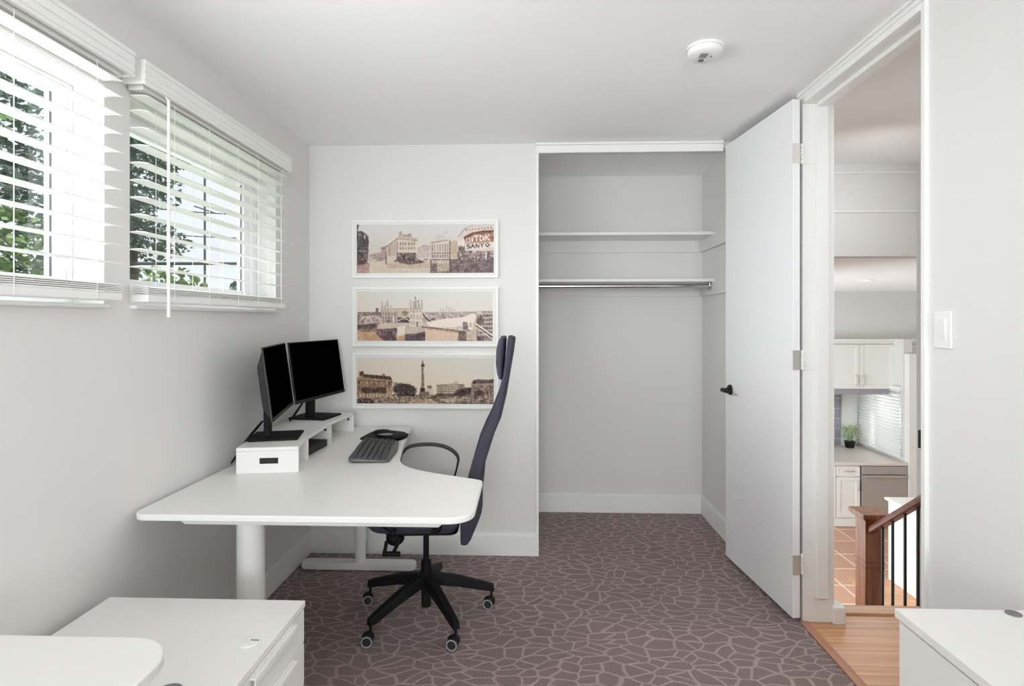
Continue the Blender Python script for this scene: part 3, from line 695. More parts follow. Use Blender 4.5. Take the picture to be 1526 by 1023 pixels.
_a = pm.node_tree.nodes.new('ShaderNodeAttribute'); _a.attribute_name = 'print_colour'; pm.node_tree.links.new(_a.outputs['Color'], _b.inputs['Base Color'])
M['print'] = pm

def picture(z0, z1, fn, label, inset=(.027, .027, .025, .029)):
    x0, x1 = -1.073, -.200
    t = thing('framed_print', ((x0 + x1) / 2, YB, z0), label, 'picture', 'sepia city prints on the back wall')
    yb, yf = YB, YB - .022; w = .012
    m = MB().box(x0, x0 + w, yf, yb, z0, z1).box(x1 - w, x1, yf, yb, z0, z1).box(x0 + w, x1 - w, yf, yb, z1 - w, z1).box(x0 + w, x1 - w, yf, yb, z0, z0 + w)
    build(m, 'frame', 'trim', t, bevel=.0015)
    build(MB().box(x0 + w, x1 - w, yf + .005, yb, z0 + w, z1 - w), 'mat_board', mat('mat_board', (230, 230, 226), .8), t)
    print_mesh(fn(), 'print', x0 + inset[0], x1 - inset[1], z0 + inset[3], z1 - inset[2], yf + .0042, t)
picture(1.648, 1.991, art_circus, 'topmost framed sepia print, curved buildings with TDK sign lettering')
picture(1.239, 1.592, art_bridge, 'middle framed sepia print, showing a twin towered river bridge', (.030, .034, .024, .034))
picture(.870, 1.198, art_square, 'lowest framed sepia print, showing a tall column in a city square')

# ------------------------------------------------------------------ corner desk
DZ = .76
edge = [(-.209, 2.263), (-.32, 2.315), (-.429, 2.37), (-.529, 2.442), (-.594, 2.553), (-.637, 2.779), (-.675, 3.04), (-.705, 3.26)]
edge = [tuple(p)[:2] for p in smoothpath([(x, y, 0) for x, y in edge], 5)]
near = rounded([(-1.315, 3.2), (-1.315, 1.815), (-.19, 1.815), (-.195, 2.255), (-.33, 2.32)], [0, .045, .085, .035, 0], 8)
near = near[1:-1]
far = rounded([(-.69, 3.2), (-.712, 3.362), (-1.315, 3.362), (-1.315, 3.0)], [0, .03, .02, 0], 6)[1:-1]
poly = near + edge[1:] + far
desk = thing('corner_desk', (-.9, 2.5, 0), 'white corner desk with curved edge and round legs, under the monitors', 'desk', 'white desks')
build(MB().prism(poly, DZ - .022, DZ), 'tabletop', 'white', desk, bevel=.005, seg=3)
m = MB()
pr = [(-1.235, DZ - .0225), (-1.185, DZ - .062), (-.315, DZ - .062), (-.265, DZ - .0225)]
m.add([(x, 1.90, z) for x, z in pr] + [(x, 1.975, z) for x, z in pr], [(0, 1, 2, 3), (7, 6, 5, 4), (0, 4, 5, 1), (1, 5, 6, 2), (2, 6, 7, 3), (3, 7, 4, 0)])
m.box(-1.02, -.95, 1.975, 3.10, DZ - .062, DZ - .0225).box(-1.2, -.76, 3.10, 3.17, DZ - .062, DZ - .0225)
m.add([(-.34, 1.95, DZ - .0225), (-.24, 2.0, DZ - .0225), (-.36, 2.1, DZ - .0225), (-.37, 1.975, DZ - .06), (-.31, 1.99, DZ - .055), (-.37, 2.06, DZ - .06)], [(0, 1, 2), (3, 5, 4), (0, 3, 4, 1), (1, 4, 5, 2), (2, 5, 3, 0)])
build(m, 'frame', 'whitemetal', desk, bevel=.003)
def bekleg(x, y, r, ztop, zc):
    l = MB(); l.cyl((x, y, zc), (x, y, ztop), r, n=32).cyl((x, y, .03), (x, y, zc + .01), r * .88, n=32).cyl((x, y, zc - .006), (x, y, zc + .006), r * 1.03, n=32)
    build(l, 'leg', 'whitemetal', desk, smooth=40)
    ft = MB(); L0, L1 = x - .33, x + .315
    ft.prism(rounded([(L0, y - .04), (L1, y - .04), (L1, y + .04), (L0, y + .04)], .036, 8), .004, .042)
    build(ft, 'foot', 'whitemetal', desk, bevel=.008, seg=3)
bekleg(-.982, 1.955, .046, DZ - .03, .2); bekleg(-.964, 3.165, .033, DZ - .06, .17)

# ------------------------------------------------------------------ monitor riser and monitors
RZ0, RZ1 = DZ, .868
A, B, C_, D_ = (-.975, 2.342), (-1.014, 2.505), (-1.04, 2.905), (-1.022, 3.215)
A2, B2, C2, D2 = (-1.219, 2.302), (-1.255, 2.50), (-1.285, 2.91), (-1.255, 3.245)
rs = thing('monitor_riser', (-1.14, 2.76, DZ), 'white bent monitor riser with a dark slot, standing on the corner desk', 'monitor stand')
build(MB().prism([A, B, C_, D_, D2, C2, B2, A2], RZ1 - .015, RZ1), 'riser_top', 'white', rs, bevel=.0015)
def panel(p, q, nm, t=.015):
    p = Vector(p + (0,)); q = Vector(q + (0,)); d = (q - p); L_ = d.length; d.normalize(); n = Vector((-d.y, d.x, 0))
    pl = [(p.x, p.y), (q.x, q.y), (q.x - n.x * t, q.y - n.y * t), (p.x - n.x * t, p.y - n.y * t)]
    return build(MB().prism(pl, RZ0 + .0005, RZ1 - .0155), nm, 'white', rs, bevel=.0015), d, n
# end panel carries the dark slot and its frame
p0, d0, n0 = panel(A, A2, 'end_panel')
mid = (Vector(A + (0,)) + Vector(A2 + (0,))) / 2 + d0 * -.006
sM = Matrix.Translation((mid.x, mid.y, .812)) @ Matrix.Rotation(math.atan2(d0.y, d0.x), 4, 'Z')
build(MB().mbox(sM, .074, .003, .024), 'cable_slot', 'darkgap', p0, bevel=.001)
b1 = (B[0] - .004, B[1] + .04); b2 = (B2[0] - .004, B2[1] + .04)
p1, d1, n1 = panel(b1, b2, 'support_panel')
p2, d2_, n2 = panel((C_[0], C_[1]), C2, 'support_panel')
p3, d3, n3 = panel(D_, D2, 'end_panel')
for (pp, P) in ((p2, C_), (p3, D_)):
    c = Vector((P[0] - .028, P[1] - .0005 + .004, .829))
    build(MB().cyl((c.x, c.y - .006, c.z), (c.x, c.y + .008, c.z), .0062, n=14), 'screw_hole', 'darkgap', pp)
# dark dock tucked underneath
bx = MB().mbox(Matrix.Translation((-1.105, 2.715, DZ + .0175)) @ Matrix.Rotation(-.05, 4, 'Z'), .13, .26, .034)
tag(build(bx, 'docking_station', 'black', bevel=.004), 'flat black box lying on the desk underneath the monitor riser', 'dock')

def monitor(c, yaw, tilt, base_c, label):
    w, h = .52, .312
    t = thing('computer_monitor', (base_c[0], base_c[1], RZ1), label, 'monitor', 'black computer monitors on the riser')
    r = Vector((math.cos(yaw), math.sin(yaw), 0)); n = Vector((math.sin(yaw), -math.cos(yaw), 0)); up = Vector((0, 0, 1)) * math.cos(tilt) - n * math.sin(tilt)
    nn = r.cross(up) ; nn = nn if nn.dot(n) > 0 else -nn
    Mx = Matrix((( r.x, up.x, nn.x, c[0]), (r.y, up.y, nn.y, c[1]), (r.z, up.z, nn.z, c[2]), (0, 0, 0, 1)))
    hs = MB().mbox(Mx @ Matrix.Translation((0, 0, -.0045)), w, h, .007)
    # tapered back bulge
    v0 = [(-.25, -.15), (.245, -.15), (.245, .142), (-.25, .142)]; v1 = [(-.20, -.10), (.20, -.10), (.20, .075), (-.20, .075)]
    hs.add([Mx @ Vector((x, y, -.0075)) for x, y in v0] + [Mx @ Vector((x, y, -.046)) for x, y in v1], [(0, 1, 2, 3), (7, 6, 5, 4), (0, 4, 5, 1), (1, 5, 6, 2), (2, 6, 7, 3), (3, 7, 4, 0)])
    build(hs, 'housing', 'monback', t, bevel=.002)
    build(MB().mbox(Mx @ Matrix.Translation((0, .006, -.0004)), w - .012, h - .022, .002), 'screen', 'screen', t)
    build(MB().mbox(Mx @ Matrix.Translation((0, -h / 2 + .009, .0006)), w - .002, .014, .002), 'chin', 'black', t)
    B_ = Vector((base_c[0], base_c[1], RZ1))
    back = Mx @ Vector((0, -.02, -.05))
    nb = Matrix(((r.x, n.x, 0, 0), (r.y, n.y, 0, 0), (0, 0, 1, 0), (0, 0, 0, 1)))
    st = MB(); ctr = Vector((back.x, back.y, 0)) - n * .004
    st.mbox(Matrix.Translation((ctr.x, ctr.y, (RZ1 + 1.08) / 2 + .004)) @ nb, .062, .026, 1.08 - RZ1)
    st.mbox(Matrix.Translation((back.x, back.y, 1.08)) @ nb, .06, .05, .06)
    build(st, 'stand_neck', 'blackmatte', t, bevel=.003)
    pl = rounded([(-.1, -.105), (.1, -.105), (.1, .105), (-.1, .105)], .012)
    build(MB().prism(pl, .0005, .009, Matrix.Translation((B_.x, B_.y, RZ1)) @ nb), 'stand_base', 'blackmatte', t, bevel=.002)
    return t
monitor((-1.145, 2.545, 1.130), 1.821, .13, (-1.155, 2.535), 'black monitor nearer the camera, on the near end of the white riser')
monitor((-1.156, 3.048, 1.130), 1.431, .14, (-1.180, 3.06), 'black monitor farther from the camera, on the far end of the white riser')
for grp, lab in ((([(-1.215, 2.52, .94), (-1.255, 2.533, .9), (-1.29, 2.533, .858), (-1.312, 2.495, .805), (-1.322, 2.455, .766)], [(-1.225, 2.55, .935), (-1.265, 2.56, .89), (-1.298, 2.55, .845), (-1.316, 2.52, .80), (-1.327, 2.475, .766)]), 'pair of black cables dropping behind the near end of the riser'),
                 (([(-1.222, 2.995, .955), (-1.236, 2.966, .919), (-1.25, 2.945, .89), (-1.255, 2.907, .8725)], [(-1.232, 3.015, .955), (-1.25, 2.99, .92), (-1.262, 2.965, .89), (-1.266, 2.93, .8725)]), 'pair of black cables between the two monitors on the riser')):
    t = thing('monitor_cables', grp[0][-1], lab, 'cable', 'monitor cables')
    for pth in grp: build(MB().tube(smoothpath(pth, 8), .0036, n=8), 'cable', 'black', t, smooth=60)

# ------------------------------------------------------------------ keyboard, wrist pad, mouse
kx, ky, ka = -.752, 2.715, math.radians(97.5)
KM = Matrix.Translation((kx, ky, DZ)) @ Matrix.Rotation(ka, 4, 'Z')     # local x = along keyboard, local y = away from the sitter
kb = thing('keyboard', (kx, ky, DZ), 'dark grey computer keyboard on the corner desk, in front of the mouse', 'keyboard')
body = MB(); L_, Wd = .43, .185
outl = rounded([(-L_ / 2, -Wd / 2 + .004), (0, -Wd / 2 - .010), (L_ / 2, -Wd / 2 + .004), (L_ / 2, Wd / 2), (-L_ / 2, Wd / 2)], [.02, .3, .02, .02, .02], 6)
def kz(x, y): return .012 + (y + Wd / 2) * .085 + .004 * math.cos(x / L_ * 2 * PI)
n = len(outl)
body.add([KM @ Vector((x, y, .002 if y < 0 else .008)) for x, y in outl] + [KM @ Vector((x, y, kz(x, y))) for x, y in outl],
         [tuple(range(n))[::-1], tuple(range(n, 2 * n))] + [(i, (i + 1) % n, n + (i + 1) % n, n + i) for i in range(n)])
for sx in (-1, 1): body.mbox(KM @ Matrix.Translation((sx * .17, .07, .006)), .03, .012, .012).mbox(KM @ Matrix.Translation((sx * .17, -.08, .003)), .03, .012, .006)
build(body, 'keyboard_body', 'keybody', kb, bevel=.002)
ks = MB()
for r_ in range(6):
    yy = Wd / 2 - .019 - r_ * .0262; ncol = 21
    for c in range(ncol):
        if c in (14, 18) : continue
        xx = -L_ / 2 + .018 + c * (L_ - .036) / (ncol - 1)
        if r_ == 5 and 4 <= c <= 9:
            if c == 4: ks.mbox(KM @ Matrix.Translation((xx + .05, yy, kz(xx, yy) + .003)), .115, .021, .007)
            continue
        ks.mbox(KM @ Matrix.Translation((xx, yy, kz(xx, yy) + .003)), .0165, .021, .007)
build(ks, 'keys', 'key', kb, bevel=.0015, seg=1)
pm_ = MB()
pad = rounded([(-.925, 2.985), (-.80, 2.955), (-.70, 2.95), (-.672, 3.07), (-.715, 3.19), (-.80, 3.235), (-.905, 3.22)], [.05, .03, .05, .05, .05, .04, .05], 6)
tag(build(pm_.prism(pad, DZ + .0005, DZ + .005), 'mouse_pad', 'blackmatte', bevel=.0015), 'black rounded mouse pad on the desk behind the keyboard', 'mouse pad')
wr = MB().ell((-.712, 3.03, DZ + .0145), (.042, .075, .009), 20, 10, Matrix.Rotation(-.25, 3, 'Z').to_4x4())
tag(build(wr, 'wrist_rest', 'blackmatte', smooth=180), 'black padded wrist rest on the mouse pad, at the desk edge', 'wrist rest')
mo = thing('computer_mouse', (-.815, 3.09, DZ + .005), 'black mouse with grey side, on the mouse pad', 'mouse')
RM = Matrix.Rotation(-.2, 4, 'Z')
build(MB().ell((-.815, 3.09, DZ + .0215), (.058, .036, .0165), 24, 12, RM), 'mouse_shell', 'black', mo, smooth=180)
build(MB().ell((-.800, 3.068, DZ + .016), (.046, .024, .010), 20, 10, RM), 'mouse_side', 'grey', mo, smooth=180)

# ------------------------------------------------------------------ office chair
CXY = (-.50, 2.67); ch = thing('office_chair', (CXY[0], CXY[1], 0), 'black high-backed office chair with headrest, pushed under the corner desk', 'chair', rz=math.radians(182.0))
def cl(X): return -(X + .492)              # world X of the silhouette -> chair-local forward
# backrest: shell swept up the silhouette; local y is sideways
prof = [(.405, cl(-.312), cl(-.285)), (.43, cl(-.314), cl(-.268)), (.507, cl(-.313), cl(-.238)), (.577, cl(-.309), cl(-.238)), (.65, cl(-.298), cl(-.230)), (.734, cl(-.274), cl(-.222)),
        (.815, cl(-.250), cl(-.196)), (.885, cl(-.221), cl(-.174)), (.951, cl(-.188), cl(-.146)), (1.054, cl(-.150), cl(-.121)), (1.157, cl(-.126), cl(-.104)), (1.25, cl(-.114), cl(-.088)), (1.319, cl(-.107), cl(-.079))]
def backw(z): return .225 if z > .6 else .19 + (z - .4) * .175
F_, R_ = [], []
nY = 15
for z, f, r in prof:
    w = backw(z); rf, rr = [], []
    for k in range(nY):
        a = -1 + 2 * k / (nY - 1.); e = abs(a) ** 4
        bow = .018 * (1 - a * a) if z > .45 else .008 * (1 - a * a)      # hollow in the middle of the back
        mid_ = (f + r) / 2; th = (f - r) / 2 * (1 - .0 * e)
        rf.append((f - bow, a * w, z)); rr.append((r - bow * .6, a * w, z))
    F_.append(rf); R_.append(rr)
bk = MB(); bk.grid(F_); bk.grid([list(q)[::-1] for q in R_])
nr = len(prof)
def idx(face, i, k): return face * nr * nY + i * nY + (k if face == 0 else nY - 1 - k)
fs = []
for i in range(nr - 1):
    for k in (0, nY - 1): fs.append((idx(0, i, k), idx(0, i + 1, k), idx(1, i + 1, k), idx(1, i, k)))
for k in range(nY - 1):
    for i in (0, nr - 1): fs.append((idx(0, i, k), idx(0, i, k + 1), idx(1, i, k + 1), idx(1, i, k)))
bk.f += fs
o = build(bk, 'backrest', 'fabric', ch, smooth=50, bevel=.008, seg=3, local=True)
# headrest pad with straps behind
hp = MB(); HP = [(1.135, cl(-.146), cl(-.128)), (1.155, cl(-.154), cl(-.124)), (1.2, cl(-.160), cl(-.12)), (1.26, cl(-.158), cl(-.114)), (1.305, cl(-.148), cl(-.112)), (1.318, cl(-.138), cl(-.114))]
rows = []
for z, f, r in HP:
    ring = []
    for k in range(24):
        t_ = 2 * PI * k / 24; cx_, cy_ = math.cos(t_), math.sin(t_)
        ring.append(((f + r) / 2 + (f - r) / 2 * math.copysign(abs(cx_) ** .7, cx_), .205 * math.copysign(abs(cy_) ** .35, cy_), z))
    rows.append(ring)
nn_ = 24; hp.v = [p for r_ in rows for p in r_]
hp.f = [(j * nn_ + i, j * nn_ + (i + 1) % nn_, (j + 1) * nn_ + (i + 1) % nn_, (j + 1) * nn_ + i) for j in range(len(rows) - 1) for i in range(nn_)] + [tuple(range(nn_))[::-1], tuple(range((len(rows) - 1) * nn_, len(rows) * nn_))]
build(hp, 'headrest', 'fabric', ch, smooth=60, bevel=.004, local=True)
# seat cushion
st = MB(); sp_ = rounded([(-.17, -.225), (.24, -.235), (.24, .235), (-.17, .225)], [.05, .08, .08, .05], 8)
for (z0, z1, s0, s1) in ((.468, .492, .93, 1.), (.492, .53, 1., 1.), (.53, .545, 1., .95)):
    n = len(sp_); st.add([(x * s0, y * s0, z0) for x, y in sp_] + [(x * s1, y * s1, z1) for x, y in sp_], [(i, (i + 1) % n, n + (i + 1) % n, n + i) for i in range(n)])
n = len(sp_); st.add([(x * .93, y * .93, .468) for x, y in sp_], [tuple(range(n))[::-1]]); st.add([(x * .95, y * .95, .545) for x, y in sp_], [tuple(range(n))])
build(st, 'seat', 'fabric', ch, smooth=60, local=True)
# seat shell and tilt mechanism
me_ = MB(); me_.prism(rounded([(-.165, -.19), (.16, -.20), (.16, .20), (-.165, .19)], .04), .448, .475)
me_.mbox(Matrix.Translation((.03, 0, .432)), .2, .15, .04)
me_.mbox(Matrix.Translation((-.15, 0, .465)) @ Matrix.Rotation(-.15, 4, 'Y'), .14, .12, .02)
build(me_, 'seat_mechanism', 'blackmatte', ch, bevel=.008, local=True)
kn = MB().ell((.125, .10, .408), (.042, .042, .036), 20, 12)
kn.tube([(.085, .19, .445), (.10, .195, .405), (.115, .195, .375)], .008, n=8).tube([(.145, .19, .425), (.15, .195, .39), (.155, .195, .375)], .008, n=8).tube([(.085, .195, .372), (.16, .195, .372)], .013, n=10, flat=.8)
build(kn, 'tilt_lever', 'blackmatte', ch, smooth=50, local=True)
# arms: a loop each side
for sgn in (1, -1):
    y = .285 * sgn; dz = -.072 if sgn > 0 else -.014      # the near arm is set lower, below the tabletop
    def w2l(X): return -(X + .50) + (.0)
    path = [(w2l(-.60), .50), (w2l(-.675), .545), (w2l(-.682), .62), (w2l(-.672), .70), (w2l(-.636), .742), (w2l(-.57), .755), (w2l(-.50), .755), (w2l(-.44), .742), (w2l(-.395), .715), (w2l(-.375), .682), (w2l(-.382), .64), (w2l(-.40), .58), (w2l(-.43), .50)]
    path = [(x, z + dz * (1 if z > .56 else 0)) for x, z in path]; pts = smoothpath([(x, y, z) for x, z in path], 6)
    pts = [Vector((.10, .19 * sgn, .488))] + [Vector((.1, .26 * sgn, .49))] + pts + [Vector((-.07, .26 * sgn, .49)), Vector((-.07, .19 * sgn, .488))]
    arm = build(MB().tube(pts[2:-2], .013, n=12, flat=.36, a0=(0, 1, 0)).tube(pts[:3], .009, n=10).tube(pts[-3:], .009, n=10), 'armrest', 'blackmatte', ch, smooth=60, local=True)
    pp = smoothpath([(x, y, z + .005) for x, z in path[3:11]], 6)
    pd = MB(); pd.tube(pp, [.012 + .010 * min(1, 4 * k / len(pp), 4 * (len(pp) - 1 - k) / len(pp)) for k in range(len(pp))], n=14, flat=.42, a0=(0, 1, 0))
    build(pd, 'arm_pad', 'armpad', arm, smooth=60, local=True)
# column and star base
co_ = MB().cyl((0, 0, .24), (0, 0, .45), .0135, n=20).cyl((0, 0, .19), (0, 0, .262), .024, n=24)
build(co_, 'gas_column', 'blackmatte', ch, smooth=40, local=True)
hub = MB().cyl((0, 0, .048), (0, 0, .235), .0225, n=24).cyl((0, 0, .135), (0, 0, .215), .035, .03, n=24)
build(hub, 'hub', 'blackmatte', ch, smooth=40, local=True)
for k in range(5):
    a = math.radians(16 + 72 * k - 182.0); R = Matrix.Rotation(a, 4, 'Z')
    lg = MB(); secs = [(.015, .205, .155, .026), (.15, .176, .128, .023), (.29, .128, .09, .018), (.325, .115, .082, .016)]
    vv = []
    for x, zt, zb, w in secs: vv += [R @ Vector((x, -w, zb)), R @ Vector((x, w, zb)), R @ Vector((x, w * .75, zt)), R @ Vector((x, -w * .75, zt))]
    ff = []
    for j in range(3):
        for i in range(4): q = (i + 1) % 4; ff.append((j * 4 + i, j * 4 + q, (j + 1) * 4 + q, (j + 1) * 4 + i))
    ff += [(0, 1, 2, 3), (15, 14, 13, 12)]
    lg.add(vv, ff)
    leg = build(lg, 'base_leg', 'blackmatte', ch, bevel=.004, local=True)
    # caster: stem, hood, twin wheels with pale rims; wheels turned to face the camera side
    c = R @ Vector((.315, 0, 0)); tw = Matrix.Rotation(math.radians(90 - 182.0 + (-12, 8, 14, 4, -9)[k]), 4, 'Z')
    # local wheel axis along +x of tw
    cs = MB().cyl((c.x, c.y, .05), (c.x, c.y, .09), .006, n=10)
    ax = (tw @ Vector((1, 0, 0))); fw = (tw @ Vector((0, 1, 0)))
    wc = Vector((c.x, c.y, .0245)) + fw * .012
    hood = []
    cs.ell((wc.x, wc.y, .034), (.020, .026, .022), 16, 8, tw)
    cas = build(cs, 'caster', 'blackmatte', leg, smooth=50, local=True)
    wh = MB()
    for s_ in (-1, 1): wh.cyl(wc + ax * (s_ * .012), wc + ax * (s_ * .026), .0245, n=28)
    wo = build(wh, 'wheel', 'monback', leg, smooth=40, local=True)
    for s_ in (-1, 1):
        rg = MB(); u1 = fw; u2 = Vector((0, 0, 1)); e0 = wc + ax * (s_ * .0262)
        rg.tube([e0 + u1 * (.0212 * math.cos(t_ * PI / 16)) + u2 * (.0212 * math.sin(t_ * PI / 16)) for t_ in range(33)], .0022, n=6, cap=False)
        build(rg, 'wheel_rim', 'wheelring', leg, smooth=60, local=True)

# ------------------------------------------------------------------ drawer units
def puck(x, y, z, r, label, name, m, marks=False):
    o = build(lathe([(r, 0), (r, .0018), (r * .9, .0026), (r * .4, .0028)], (x, y, z + .0002), 36), name, m, smooth=40)
    tag(o, label, 'cover')
    if marks:
        g = MB()
        for k in range(3): g.box(x + .003 + k * .0075, x + .0085 + k * .0075, y + .004, y + .008, z + .0025, z + .0034)
        build(g, 'mark', 'darkgap', o)
    return o
X0, X1, Y0, Y1, ZT = -1.288, -.683, 1.235, 1.692, .55
fc = thing('drawer_unit', ((X0 + X1) / 2, (Y0 + Y1) / 2, 0), 'white low drawer unit against the left wall, between the two desks', 'drawer unit', 'white storage units')
build(MB().box(X0, X1, Y0, Y1, ZT - .018, ZT), 'top_panel', 'white', fc, bevel=.0015)
build(MB().box(X0 + .004, X1 - .018, Y0 + .004, Y1 - .004, .05, ZT - .0185), 'carcass', 'whitemetal', fc, bevel=.001)
for i, (za, zb) in enumerate(((.428, .526), (.30, .424), (.172, .296), (.055, .168))):
    d = build(MB().box(X1 - .0178, X1 - .002, Y0 + .004, Y1 - .004, za, zb), 'drawer', 'white', fc, bevel=.0015)
    hm = MB(); yc = (Y0 + Y1) / 2 + .02; zt = zb - .004
    hm.box(X1 - .002, X1 + .012, yc - .125, yc + .125, zt - .004, zt).box(X1 + .0085, X1 + .012, yc - .125, yc + .125, zt - .022, zt - .004)
    build(hm, 'drawer_handle', 'whitemetal', d, bevel=.002)
for sx in (X0 + .06, X1 - .08):
    for sy in (Y0 + .06, Y1 - .06):
        build(MB().cyl((sx, sy - .015, .022), (sx, sy + .015, .022), .0215, n=18).cyl((sx, sy, .03), (sx, sy, .052), .008, n=10), 'caster', 'grey', fc, smooth=40)
puck(-.742, 1.466, ZT, .026, 'small white round cover with dark marks on the low drawer unit', 'lock_cover', 'trim', True)
puck(-.826, 1.262, ZT, .03, 'grey round cover at the near edge of the low drawer unit', 'cable_cover', 'grey')

X0, X1, Y0, Y1, ZT = .874, 1.243, .78, 1.405, .70
rc = thing('storage_cabinet', ((X0 + X1) / 2, (Y0 + Y1) / 2, 0), 'white cabinet in the bottom right corner, against the right wall', 'cabinet', 'white storage units')
build(MB().box(X0, X1, Y0, Y1, ZT - .021, ZT), 'top_panel', 'white', rc, bevel=.0012)
build(MB().box(X0 + .006, X1 - .006, Y0 + .02, Y1 - .008, .04, ZT - .0285), 'carcass', 'white', rc, bevel=.001)
build(MB().box(X0 + .012, X1 - .012, Y0 + .03, Y1 - .016, ZT - .0286, ZT - .0211), 'shadow_gap', 'grey', rc)
for k in range(2):
    d = build(MB().box(X0 + .006, X1 - .006, Y0 + .004, Y0 + .0198, .045 + k * .318, .355 + k * .318), 'drawer', 'white', rc, bevel=.0015)
    build(MB().box(X0 + .06, X1 - .06, Y0 - .008, Y0 + .004, .335 + k * .318, .350 + k * .318), 'drawer_handle', 'whitemetal', d, bevel=.002)
build(MB().box(X0 + .02, X1 - .02, Y0 + .04, Y1 - .03, 0, .0398), 'plinth', 'white', rc)
puck(1.137, 1.386, ZT, .0165, 'grey round cover on the white cabinet in the bottom right corner', 'cable_cover', 'grey')

# near desk in the bottom left corner
nd = thing('desk', (-1.0, .7, 0), 'white desk in the bottom left corner, only its rounded table corner in view', 'desk', 'white desks')
poly = rounded([(-1.318, .22), (-.70, .22), (-.70, 1.13), (-1.318, 1.13)], [.03, .05, .10, .02], 10)
build(MB().prism(poly, .728, .75), 'tabletop', 'white', nd, bevel=.004, seg=3)
build(MB().box(-1.05, -.98, .34, .98, .69, .7275), 'frame', 'whitemetal', nd, bevel=.003)
for y in (.40, .92):
    l = MB().cyl((-1.015, y, .04), (-1.015, y, .7), .038, n=28)
    build(l, 'leg', 'whitemetal', nd, smooth=40)
    build(MB().prism(rounded([(-1.29, y - .035), (-.74, y - .035), (-.74, y + .035), (-1.29, y + .035)], .03), .003, .042), 'foot', 'whitemetal', nd, bevel=.006)

# ------------------------------------------------------------------ stair newel, rail, balusters
nw = thing('newel_post', (2.534, 4.368, FL), 'square oak newel post with flat cap at the foot of the stairs', 'newel post')
NX0, NX1, NY0, NY1 = 2.466, 2.602, 4.30, 4.436
build(MB().box(NX0, NX1, NY0, NY1, FL + .0045, -.085), 'post', 'oak', nw, bevel=.004)
g = MB()
for z in (-.40, -.44): g.box(NX0 - .003, NX1 + .003, NY0 - .003, NY1 + .003, z - .004, z + .004)
build(g, 'groove_band', 'redwood', nw, bevel=.001)
build(MB().box(NX0 - .018, NX1 + .018, NY0 - .018, NY1 + .018, -.085, -.068).box(NX0 - .035, NX1 + .035, NY0 - .035, NY1 + .035, -.068, -.035), 'cap', 'oak', nw, bevel=.004)
sl = .727
def railz(y): return -.155 + (4.30 - y) * sl
rl = MB(); pf = [(-.03, -.028), (.03, -.028), (.036, .0), (.028, .026), (0, .034), (-.028, .026), (-.036, .0)]
ya, yb_ = 4.299, 2.86; n = len(pf)
rl.add([(2.515 + px_, ya, railz(ya) + pz_) for px_, pz_ in pf] + [(2.515 + px_, yb_, railz(yb_) + pz_) for px_, pz_ in pf], [tuple(range(n)), tuple(range(n, 2 * n))[::-1]] + [(i, (i + 1) % n, n + (i + 1) % n, n + i) for i in range(n)])
tag(build(rl, 'handrail', 'redwood', bevel=.006, seg=2), 'sloping red-brown wooden stair handrail meeting the newel post', 'handrail')
def nose(y):
    i = int((y - 2.822) / .26); return -(i + 1) * .185
bals = [4.175, 4.06, 3.928, 3.80, 3.67, 3.54, 3.41, 3.28, 3.15, 3.02]
names = ['first black iron baluster from the newel post', 'second black iron baluster from the newel post', 'third black iron baluster from the newel post', 'fourth black iron baluster from the newel post, beside the doorway edge']
for i, y in enumerate(bals[:5]):
    z0 = nose(y)
    o = build(MB().box(2.5055, 2.5205, y - .0075, y + .0075, z0 - .19 if z0 - .19 > FL else FL + .005, railz(y) - .024), 'baluster', 'iron', bevel=.002)
    tag(o, names[i] if i < 4 else 'black iron baluster hidden beyond the doorway edge, fifth from the newel', 'baluster', 'black iron stair balusters')
    if i == 4: COL.objects.unlink(o); bpy.data.objects.remove(o)

# ------------------------------------------------------------------ kitchen
def shaker(parent, x0, x1, z0, z1, y, nm='cabinet_door', hx=None, hz=(0, .1), arch=False):
    d = MB().box(x0 + .002, x1 - .002, y - .02, y, z0 + .002, z1 - .002)
    o = build(d, nm, 'cab', parent, bevel=.002)
    s = .055 if (z1 - z0) > .2 else .03; fr = MB()
    fr.box(x0 + .002, x0 + s, y - .029, y - .02, z0 + .002, z1 - .002).box(x1 - s, x1 - .002, y - .029, y - .02, z0 + .002, z1 - .002)
    fr.box(x0 + s, x1 - s, y - .029, y - .02, z0 + .002, z0 + s).box(x0 + s, x1 - s, y - .029, y - .02, z1 - s, z1 - .002)
    build(fr, 'door_frame', 'cab', o, bevel=.002)
    if hx is not None:
        h = MB()
        if nm == 'drawer': h.tube(smoothpath([(hx - .06, y - .03, hz[0]), (hx - .05, y - .055, hz[0]), (hx + .05, y - .055, hz[0]), (hx + .06, y - .03, hz[0])], 4), .008, n=8)
        else: h.tube(smoothpath([(hx, y - .03, hz[0]), (hx, y - .055, hz[0] + .015), (hx, y - .055, hz[1] - .015), (hx, y - .03, hz[1])], 4), .008, n=8)
        build(h, 'handle', 'steel', o, smooth=50)
    return o
KF = 8.1
bc = thing('base_cabinet', (4.2, 8.6, FL), 'white kitchen base cabinet with drawer and door, left of the dishwasher', 'cabinet')
build(MB().box(3.3, 4.565, KF, 9.22, FL + .1, -.625).box(3.3, 4.565, KF + .06, 9.22, FL + .004, FL + .1), 'carcass', 'cab', bc, bevel=.003)
shaker(bc, 4.235, 4.555, -.775, -.635, KF, 'drawer', 4.40, (-.70, 0))
shaker(bc, 4.235, 4.555, FL + .13, -.785, KF, 'cabinet_door', 4.525, (-.96, -.83))
shaker(bc, 3.9, 4.225, FL + .13, -.635, KF, 'cabinet_door')
build(MB().box(3.3, 4.56, KF - .03, KF, FL + .005, FL + .115), 'toe_board', 'cab', bc, bevel=.004)
dw = thing('dishwasher', (4.88, 8.4, FL), 'stainless steel dishwasher under the kitchen counter', 'dishwasher')
